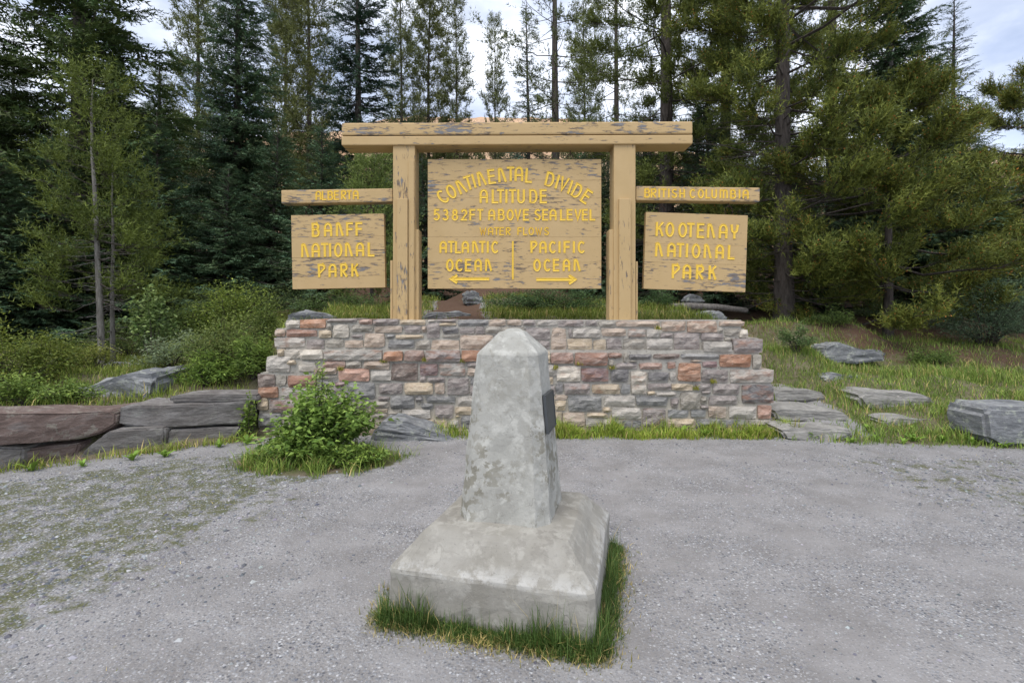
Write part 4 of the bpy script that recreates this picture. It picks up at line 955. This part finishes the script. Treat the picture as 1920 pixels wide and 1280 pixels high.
# the wood beyond: one mass of simple conifers
def far_wood():
    r = np.random.default_rng(5); tv, tf = spray(8, .30, .11, 4); parts = []
    for i in range(460):
        Y = r.uniform(30, 75); X = r.uniform(-1.25, 1.25)*Y
        if i >= 300: Y = r.uniform(12, 60); X = r.choice([-1, 1])*(Y*1.12+r.uniform(4, 45))
        px = CX+X/Y*F; z0 = tz(X, Y) if i >= 300 else 3.2+(Y-24)*.095
        yt = np.interp(px, [0, 400, 520, 700, 1150, 1400, 1920], [170, 200, 248, 258, 250, 262, 280])+r.uniform(-6, 60)
        H = max(4, EYE+(HY-yt)*Y/F-z0); Rd = min(2.2, .14*H+.5)*r.uniform(.8, 1.2); k = int(150+H*11)
        f = r.random(k)**1.15; a = r.uniform(0, 6.28, k); rd = Rd*(1-f)*r.uniform(.25, 1, k)
        pos = np.stack([X+rd*np.cos(a), Y+rd*np.sin(a), z0+.3+f*(H-.3)], 1); D = np.stack([np.cos(a), np.sin(a), r.uniform(-.5, .4, k)], 1)
        c = np.array([.034, .052, .028])*r.uniform(.6, 1.4)*r.uniform(.7, 1.3, (k, 1))
        parts.append(place(tv, tf, pos, D, np.tile([0, 0, 1.], (k, 1)), .35+Rd*.42*(1-f*.6), c))
        nt_ = 3; tp = np.array([[X, Y, z0], [X, Y, z0+H*.5], [X, Y, z0+H+.2]])
        tvv, tff = tubes(tp[None], np.array([[.12, .07, .01]]), 3)
        tri = np.concatenate([tff[:, [0, 1, 2]], tff[:, [0, 2, 3]]]); parts.append((tvv, tri, np.tile([[.03, .024, .02]], (len(tvv), 1))))
    V, Fc, C = join(parts); o = obj('distant_wood', V, Fc, NEEDLE, cols=C); top(o, kind='stuff')
far_wood()

# ================================================================== shrubs and herbs
def leaf_t(wd=.5, fold=.12):     # pointed folded leaf, unit length
    V = np.array([[0, 0, 0], [.35, -wd/2, fold], [.35, wd/2, fold], [1, 0, -.08], [.4, 0, 0]])
    return V, np.array([[0, 1, 4], [0, 4, 2], [1, 3, 4], [4, 3, 2]])
def shrub(name, label, X, Y, H, rx, ry, n, ls, c1, c2, seed, stems=14, lw=.55, lump=.35, cat='shrub', droop=.2, hollow=.35, stemc=None, group=None, base=0.0):
    r = np.random.default_rng(seed); z = tz(X, Y); t = thing(name, label, cat, (X, Y, z), group); Lc = np.array([X, Y, z])
    tips = []; B, Q = [], []
    for i in range(stems):
        a = r.uniform(0, 6.28); q = r.random()**.5
        tip = np.array([rx*q*math.cos(a), ry*q*math.sin(a), H*(1-.55*q*q)*r.uniform(.45, 1.15)]); tips.append(tip)
        tt = np.linspace(0, 1, 5)[:, None]; b0 = tip*np.array([.12, .12, 0])
        B.append(b0+(tip-b0)*np.concatenate([tt**1.3, tt**1.3, tt**.85], 1)+r.normal(0, .015, (5, 3))); Q.append(np.array([1, .8, .6, .4, .2])*.010*(.5+H*.5))
    V, Fc = tubes(np.array(B), np.array(Q), 4); obj('stems', V+Lc, Fc, stemc or BARK, parent=t, smooth=True)
    tips = np.array(tips); k = r.integers(0, stems, n); u = r.random(n)**.55
    u = hollow+(1-hollow)*u; pos = np.zeros((n, 3))
    for j in range(3): pos[:, j] = np.array([np.interp(uu, np.linspace(0, 1, 5), B[kk][:, j]) for uu, kk in zip(u, k)])
    sp = np.array([rx, ry, H*.5])*lump*(.4+.6*u[:, None]); pos += r.normal(0, 1, (n, 3))*sp*.5
    pos[:, 2] = np.maximum(pos[:, 2], base+.02)
    a = r.uniform(0, 6.28, n); D = np.stack([np.cos(a), np.sin(a), r.uniform(-.5, .6, n)-droop], 1)+nrm(pos*np.array([1, 1, .3]))*.7
    mixf = np.clip(r.normal(.4, .3, n)+(pos[:, 2]/H-.5)*.4, 0, 1)[:, None]; c = (np.array(c1)*(1-mixf)+np.array(c2)*mixf)*r.uniform(.75, 1.25, (n, 1))
    tv, tf = leaf_t(lw); up = np.tile([0, 0, 1.], (n, 1))+r.normal(0, .45, (n, 3))
    V, Fc, C = place(tv, tf, pos, D, up, ls*r.uniform(.55, 1.25, n), c); obj('foliage', V+Lc, Fc, LEAF, parent=t, cols=C)
    return t
def atpx(px, Y): return (px-CX)*Y/F
shrub('leafy_shrub', 'bright leafy bush standing on the gravel against the left foot of the wall', atpx(608, 5.45), 5.42, .80, .60, .42, 5200, .072, (.05, .09, .02), (.17, .24, .06), 1, 46, .6, .24, hollow=.03)
shrub('leafy_shrub', 'small sapling with broad pale leaves right of the two young pines', atpx(285, 8.3), 8.3, 1.35, .34, .3, 1500, .065, (.06, .10, .035), (.19, .24, .10), 2, 9, .7, .32, hollow=.4)
shrub('shrub', 'silvery green bush below the sapling on the left bank', atpx(322, 7.7), 7.7, .62, .48, .35, 2600, .045, (.075, .10, .06), (.19, .23, .15), 3, 18, .45, .35)
shrub('shrub', 'yellow green bush behind the low slabs left of the BANFF board', atpx(432, 9.2), 9.2, 1.05, .95, .6, 6500, .05, (.05, .08, .015), (.16, .19, .04), 4, 34, .5, .32)
shrub('shrub', 'dark herb thicket with reddish stems between silvery bush and wall', atpx(425, 7.3), 7.2, .70, .62, .45, 4200, .055, (.045, .07, .02), (.13, .15, .05), 5, 40, .35, .4, stemc=BARK)
shrub('shrub', 'low tangled bush just left of the stepped end of the wall', atpx(492, 8.1), 8.1, .95, .35, .4, 2600, .05, (.045, .075, .02), (.13, .16, .045), 6, 22, .4, .4)
shrub('shrub', 'dark green bush at the left edge behind the rust stained slab', atpx(15, 6.3), 6.3, .95, .62, .45, 4600, .045, (.045, .07, .014), (.13, .15, .03), 7, 26, .5, .35)
shrub('shrub', 'bush with feathery greens between left edge bush and lichen spotted boulder', atpx(88, 6.9), 6.9, .72, .50, .42, 3800, .045, (.045, .07, .015), (.14, .16, .035), 8, 24, .45, .35)
shrub('shrub', 'low yellowish bush in front of the thin pine trunks', atpx(165, 7.7), 7.8, .42, .55, .3, 2200, .042, (.06, .08, .02), (.17, .18, .045), 9, 20, .45, .35)
shrub('shrub', 'dense dark shrub bed seen through the frame under the centre board', atpx(1030, 9.6), 9.6, .50, 1.35, .7, 9500, .042, (.022, .048, .018), (.075, .12, .05), 10, 60, .4, .22)
shrub('shrub', 'dark shrub under the tilted board just right of the right post', atpx(1228, 9.8), 9.8, .42, .42, .5, 2400, .042, (.022, .048, .018), (.075, .12, .05), 11, 18, .4, .3)
shrub('shrub', 'dark green shrub under the BANFF board behind the wall', atpx(640, 10.4), 10.4, .55, 1.2, .6, 6500, .045, (.03, .055, .018), (.09, .13, .045), 12, 44, .4, .25)
shrub('shrub', 'little bushy green shrub on the bank just right of the wall end', atpx(1492, 9.0), 9.0, .46, .36, .3, 2200, .045, (.04, .075, .03), (.12, .17, .07), 13, 16, .4, .35)
shrub('shrub', 'grey green willow bush under the trees at the right edge', atpx(1850, 10.3), 10.3, 1.45, 1.35, .9, 11000, .055, (.035, .058, .038), (.095, .135, .085), 14, 55, .35, .25)
shrub('shrub', 'second grey green willow beyond the right edge of the picture', atpx(2040, 10.8), 10.8, 1.6, 1.2, .9, 6000, .055, (.035, .058, .038), (.085, .12, .075), 15, 30, .35, .28)
shrub('shrub', 'shadowed undergrowth below the largest pine behind the grey green willow', atpx(1700, 12), 12, .6, 1.3, .6, 4800, .05, (.025, .045, .02), (.07, .10, .045), 16, 34, .4, .3)
shrub('shrub', 'dark undergrowth behind the yellow green bush', atpx(470, 11), 11, .9, 1.5, .7, 7000, .05, (.03, .05, .018), (.085, .11, .04), 17, 40, .4, .3)
shrub('shrub', 'dark undergrowth behind the two young pines', atpx(230, 10), 10.2, .7, 1.5, .6, 6000, .05, (.03, .05, .015), (.085, .11, .035), 18, 40, .4, .3)
shrub('shrub', 'weeds climbing the joint between slabs and wall', atpx(473, 6.25), 6.22, .5, .10, .08, 420, .05, (.05, .09, .02), (.16, .21, .05), 19, 6, .6, .5)

shrub('herbs', 'tall green herbs crowding the left end of the squared stone wall', atpx(478, 6.95), 6.95, .62, .28, .3, 2400, .07, (.05, .085, .02), (.15, .20, .05), 21, 30, .22, .35, cat='plants')
shrub('herbs', 'fresh green herbs between the lichen spotted boulder and the slabs', atpx(385, 6.75), 6.75, .42, .45, .25, 2600, .065, (.05, .09, .02), (.16, .22, .05), 22, 34, .22, .35, cat='plants')
shrub('shrub', 'mid green bush tucked between yellow green bush and sapling', atpx(360, 8.9), 8.9, .8, .5, .4, 3200, .05, (.04, .065, .018), (.12, .15, .045), 23, 24, .45, .35)
shrub('herbs', 'leafy herbs at the left edge crowding the back of the rust stained slab', atpx(45, 5.75), 5.75, .42, .55, .22, 2200, .05, (.05, .085, .02), (.15, .20, .05), 24, 30, .4, .35, cat='plants')
shrub('herbs', 'greenery spilling over the top of the rust stained slab beside the boulder', atpx(135, 6.0), 6.0, .30, .32, .18, 1300, .045, (.05, .085, .02), (.15, .20, .05), 25, 20, .4, .35, cat='plants')
shrub('shrub', 'low green bush on the bank above the pale slab right of the steps', atpx(1760, 9.2), 9.2, .38, .5, .35, 2000, .045, (.045, .08, .022), (.13, .18, .05), 26, 16, .4, .35)
shrub('shrub', 'small bush in the grass at the foot of the largest pine', atpx(1560, 10.4), 10.4, .35, .5, .35, 1900, .045, (.035, .06, .02), (.11, .15, .045), 27, 16, .4, .35)
shrub('herbs', 'low leafy runners spreading left from the foot of the bright leafy bush', atpx(540, 5.1), 5.12, .30, .40, .24, 1500, .06, (.05, .09, .02), (.16, .22, .05), 28, 22, .5, .3, cat='plants', hollow=.1)
shrub('herbs', 'low leafy runners spreading right from the foot of the bright leafy bush', atpx(655, 5.0), 5.05, .22, .34, .2, 1100, .055, (.05, .09, .02), (.16, .22, .05), 29, 20, .5, .3, cat='plants', hollow=.1)
shrub('herbs', 'tall thin sprouting stems with small leaves rising out of the bright leafy bush', atpx(588, 5.4), 5.45, .88, .22, .16, 700, .05, (.07, .11, .03), (.20, .26, .08), 30, 9, .5, .22, cat='plants', hollow=.3)
# grass, as curved blades
def blades(name, xy, hmin, hmax, wd, c1, c2, seed, lean=.4, zoff=0, label=None, clump=None, dry=.12, zfix=None, mat=None, hpow=.3):
    r = np.random.default_rng(seed); xy = np.asarray(xy, float); n = len(xy)
    z = gheight(xy[:, 0], xy[:, 1])-.01 if zfix is None else np.asarray(zfix, float)
    h = r.uniform(hmin, hmax, n)*(r.random(n)**hpow)
    if clump is not None: h = h*clump
    a = r.uniform(0, 6.28, n); ld = np.stack([np.cos(a), np.sin(a)], 1)*(h*lean*r.random(n))[:, None]
    pw = a+math.pi/2+r.uniform(-.6, .6, n); pe = np.stack([np.cos(pw), np.sin(pw), np.zeros(n)], 1)*(wd*r.uniform(.6, 1.3, n))[:, None]/2
    p0 = np.concatenate([xy, z[:, None]+zoff], 1); mid = p0+np.concatenate([ld*.35, (h*.55)[:, None]], 1); tip = p0+np.concatenate([ld*1.2, (h*.97)[:, None]], 1)
    V = np.stack([p0-pe, p0+pe, mid+pe*.8, mid-pe*.8, tip], 1).reshape(-1, 3); b = (np.arange(n)*5)[:, None]
    Fc = (np.array([[0, 1, 2], [0, 2, 3], [3, 2, 4]])[None]+b[:, :, None]).reshape(-1, 3)
    m_ = r.random((n, 1)); c = (np.array(c1)*(1-m_)+np.array(c2)*m_)*r.uniform(.75, 1.25, (n, 1))
    dr = r.random(n) < dry; c[dr] = np.array([.30, .24, .11])*r.uniform(.7, 1.2, (dr.sum(), 1))
    o = obj(name, V, Fc, mat or GRASS, cols=np.repeat(c, 5, 0)); top(o, kind='stuff'); return o
def scatter(n, x0, x1, y0, y1, dens, seed):   # rejection sampling by a density function
    r = np.random.default_rng(seed); x = r.uniform(x0, x1, n); y = r.uniform(y0, y1, n); k = r.random(n) < dens(x, y); return np.stack([x[k], y[k]], 1)
# round the plinth
r = np.random.default_rng(50); pts, cl = [], []
for i in range(11000):
    s = r.choice([0, 1, 2, 3], p=[.48, .22, .16, .14]); u = r.uniform(-1, 1)*(H0+.03); o_ = H0+abs(r.normal(0, .042))+.005
    xy = [(u, -o_), (o_+.0, u), (-o_, u), (u, o_)][s]; X, Yy = rot2(*xy)
    c = .5+.9*abs(mnoise.noise((u*4.0, s*7.3, .3)))+(.45 if (s == 0 and u < -.25) else 0)+(.35 if (s == 0 and u > .1) or s == 1 else 0)
    c *= max(.35, 1.15-(o_-H0)*5); pts.append((X, Yy)); cl.append(c)
blades('grass', pts, .06, .105, .0040, (.022, .048, .012), (.075, .115, .030), 51, 1.1, clump=np.array(cl), dry=.05, hpow=.5)
blades('grass', pts[::5], .09, .24, .0036, (.025, .052, .012), (.07, .11, .035), 91, .45, clump=np.array(cl[::5]), dry=.05, hpow=.5)
sel = [i for i in range(len(pts)) if i % 3 == 0]
jit = np.array(pts)[sel]+r.normal(0, .035, (len(sel), 2)); jit += nrm(jit-np.array([.005, 2.874]))*.03
blades('dry_grass', jit, .02, .06, .005, (.16, .13, .05), (.10, .11, .035), 52, 1.2, dry=.35)
# strip along the wall foot and the slabs
def wdens(x, y): return np.clip(1.2-np.abs(y-6.25)/.2, 0, 1)*np.where(x > .35, 1, np.where((x > -1.0) & (x < .35), .18, .0))*(.25+.75*(vn(x, y, 2.3, 3) > -.12))
def vn(x, y, s, sd): return np.array([mnoise.noise((a*s+sd, b*s, sd)) for a, b in zip(x, y)])
xy = scatter(36000, -1.0, 3.5, 6.0, 6.47, wdens, 53); blades('grass', xy, .06, .28, .009, (.06, .10, .014), (.22, .27, .05), 54, .9, clump=.45+.8*np.clip(vn(xy[:, 0], xy[:, 1], 3, 1)+.4, 0, 1))
def rdens(x, y):
    g_, d_, m_ = masks(x, y); return g_*(1-d_*1.1).clip(0)*(.5+.5*np.clip(vn(x, y, 1.4, 7)*2+.62, 0, 1))
xy = scatter(120000, 3.0, 12, 5.4, 11.5, rdens, 55); blades('grass', xy, .05, .24, .009, (.05, .088, .018), (.155, .205, .05), 56, .9, clump=.3+1.0*np.clip(vn(xy[:, 0], xy[:, 1], 2, 2)+.4, 0, 1), dry=.10)
xy = scatter(80000, -12, -3.0, 4.0, 12, lambda x, y: rdens(x, y)*np.where(y < np.interp(x, [-9, -5, -3.2], [5.1, 5.35, 6.6]), .0, 1), 57); blades('grass', xy, .05, .26, .010, (.05, .085, .016), (.18, .21, .05), 58, .8, clump=.5+.7*np.clip(vn(xy[:, 0], xy[:, 1], 1.5, 4)+.4, 0, 1), dry=.06)
xy = scatter(70000, -3.4, 4.2, 7.25, 14, lambda x, y: rdens(x, y)*np.clip(1.35-(y-7)/8, 0, 1), 59); blades('grass', xy, .05, .22, .012, (.05, .08, .014), (.16, .19, .045), 60, .8, dry=.08)
# foot of slabs, skirt of the shrub, tufts on the gravel
def foot(x, y):
    e = np.interp(x, [-7.5, -6, -4.9, -3.2], [4.05, 4.4, 4.78, 6.1]); return np.clip(1-np.abs(y-(e-.04))/.16, 0, 1)*(.15+.85*np.clip(vn(x, y, 1.7, 9)*2.4+.4, 0, 1))
xy = scatter(40000, -7.5, -3.1, 3.9, 6.2, foot, 61); blades('grass', xy, .03, .17, .009, (.07, .10, .018), (.20, .23, .05), 62, 1.0, dry=.15)
def skirt(x, y): d = np.hypot((x+2.0)/.84, (y-5.18)/.50); return np.clip((1.12-d+vn(x, y, 3.5, 31)*.45)*2.2, 0, 1)*np.clip(vn(x, y, 4.5, 12)*2+.75, 0, 1)
xy = scatter(42000, -3.4, -.6, 4.3, 6.3, skirt, 63); blades('grass', xy, .05, .24, .008, (.04, .08, .016), (.16, .21, .05), 64, 1.2, dry=.09, hpow=.9)
def moss(x, y):
    g_, d_, m_ = masks(x, y); return m_*(1-g_)*np.clip((vn(x, y, 2.6, 15)+.35*vn(x, y, 9, 16)-.14)*5, 0, 1)
xy = scatter(70000, -6.5, 6.5, 1.0, 5.6, moss, 65); blades('grass', xy, .008, .032, .004, (.07, .085, .025), (.21, .18, .06), 66, 1.3, dry=.10)
# grass in the joints of the wall, and broad leaved weeds at its foot
jt = []
for px, py in ((719, 675), (798, 673), (868, 675), (1083, 680), (1146, 688), (1040, 688), (1232, 614), (1335, 714), (1303, 726), (640, 690)):
    x, _, z = P(px, py, WY); k = 60; jt.append(np.stack([x+rng.normal(0, .022, k), WY-.01+rng.normal(0, .008, k)-.02, np.full(k, z-.02)+rng.normal(0, .008, k)], 1))
jt = np.concatenate(jt); blades('moss_tufts', jt[:, :2], .02, .075, .007, (.08, .10, .015), (.20, .19, .035), 67, .8, zfix=jt[:, 2], dry=.1)
def weeds(name, label, cx, cy, n, ls, seed, group):
    r = np.random.default_rng(seed); V0 = np.array([[0, 0, 0], [.35, -.13, .30], [.35, .13, .30], [.72, -.12, .42], [.72, .12, .42], [1, 0, .32]])
    F0 = np.array([[0, 1, 2], [1, 3, 4], [1, 4, 2], [3, 5, 4]]); a = np.arange(n)*2.4+r.uniform(-.3, .3, n)
    D = np.stack([np.cos(a), np.sin(a), r.uniform(.05, .9, n)], 1); pos = np.zeros((n, 3)); pos[:, :2] = r.normal(0, .01, (n, 2))
    c = np.array([.09, .15, .025])*r.uniform(.6, 1.5, (n, 1)); V, Fc, C = place(V0, F0, pos, D, np.tile([0, 0, 1.], (n, 1)), ls*r.uniform(.6, 1.2, n), c)
    o = obj(name, V, Fc, LEAF, cols=C); o.location = (cx, cy, tz(cx, cy)); top(o, label, 'weed', group=group); return o
wp = [weeds('broadleaf_weed', '', 0, 0, 13, .15, 70+i, 'leafy weeds along the foot of the walls') for i in range(3)]
spots = [(.75, 6.2), (1.0, 6.28), (1.3, 6.22), (1.55, 6.3), (1.8, 6.2), (2.1, 6.3), (2.35, 6.22), (2.6, 6.25), (2.85, 6.3), (3.1, 6.2), (3.35, 6.25), (3.6, 6.05), (4.0, 5.95), (4.3, 6.0), (4.55, 5.9), (4.8, 6.0), (5.1, 5.95), (5.35, 5.85), (5.6, 5.75), (4.4, 6.3), (5.0, 6.35), (5.75, 5.6),
         (-.35, 6.3), (-3.9, 5.2), (-3.65, 5.35), (-3.3, 5.75), (-4.2, 5.0), (-3.1, 5.9), (-4.6, 4.85)]
for i, (x, y) in enumerate(spots):
    o = wp[i] if i < 3 else wp[i % 3].copy()
    if i >= 3: COL.objects.link(o)
    o.location = (x+random.uniform(-.05, .05), y, tz(x, y)-.01); o.rotation_euler = (0, 0, random.uniform(0, 6.28)); s = random.uniform(.5, 1.0); o.scale = (s, s, s)
    OR = ['first', 'second', 'third', 'fourth', 'fifth', 'sixth', 'seventh', 'eighth', 'ninth', 'tenth', 'eleventh', 'twelfth']
    zone = 0 if .5 < x < 3.4 else 1 if x > 3.4 else 2 if x > -1 else 3
    mine = sorted(q for q in (p_[0] for p_ in spots) if (0 if .5 < q < 3.4 else 1 if q > 3.4 else 2 if q > -1 else 3) == zone)
    n_ = OR[mine.index(x)]
    o['label'] = (n_+' broad leaved weed along the wall foot counting right from the obelisk', n_+' broad leaved weed right of the stone wall among the pale slabs',
                  'lone broad leaved weed at the wall foot left of the obelisk', n_+' broad leaved weed from the left along the foot of the brown slabs')[zone]
# loose stones on the gravel
def pebbles(name, n, x0, x1, y0, y1, dens, smin, smax, seed):
    xy = scatter(n, x0, x1, y0, y1, dens, seed); r = np.random.default_rng(seed); n = len(xy)
    B = np.array([[1, 0, 0], [-1, 0, 0], [0, 1, 0], [0, -1, 0], [0, 0, .6], [0, 0, -.6]]); Fb = np.array([[0, 2, 4], [2, 1, 4], [1, 3, 4], [3, 0, 4], [2, 0, 5], [1, 2, 5], [3, 1, 5], [0, 3, 5]])
    V = B[None]*r.uniform(.55, 1.2, (n, 6, 1))*(smin+(smax-smin)*r.random(n)**4)[:, None, None]; a = r.uniform(0, 6.28, n); ca, sa = np.cos(a)[:, None], np.sin(a)[:, None]
    W = np.stack([V[..., 0]*ca-V[..., 1]*sa+xy[:, 0:1], V[..., 0]*sa+V[..., 1]*ca+xy[:, 1:2], V[..., 2]+(gheight(xy[:, 0], xy[:, 1]))[:, None]+smin*.2], -1)
    g_ = r.random((n, 1))**2.2; c = np.array([.10, .105, .12])*(1-g_)+np.array([.42, .42, .42])*g_; c = c*r.uniform(.8, 1.2, (n, 3))**.35
    o = obj(name, W.reshape(-1, 3), (Fb[None]+(np.arange(n)*6)[:, None, None]).reshape(-1, 3), PEB, cols=np.repeat(c, 6, 0)); top(o, kind='stuff')
mp_ = Mt('crushed stone', .8, .3); mp_.col(mp_.attr('tint')); PEB = mp_.m
def pd(x, y):
    g_, d_, m_ = masks(x, y); q = np.hypot(x-.03, y-2.95) > .62; return (1-g_)*q*(.10+.55*m_+.35*np.clip(vn(x, y, 1.5, 20)*2, 0, 1))
pebbles('gravel', 42000, -5, 5.5, 1.15, 4.2, pd, .003, .012, 80)
pebbles('gravel', 22000, -6, 7, 4.2, 6.3, pd, .004, .016, 81)
pebbles('coarse_gravel', 26000, -6.5, 6.5, 1.3, 5.4, lambda x, y: masks(x, y)[2]*(1-masks(x, y)[0])*.7, .005, .024, 82)
rr = rock('pale_stone', [(676, 908), (680, 904), (692, 905), (694, 910), (684, 912)], 4.6, .04, STEPROCK, 'small white stone lying on the gravel in front of the leafy bush', 'stone', bev=.005, rough=.002, seed=90, sub=0)
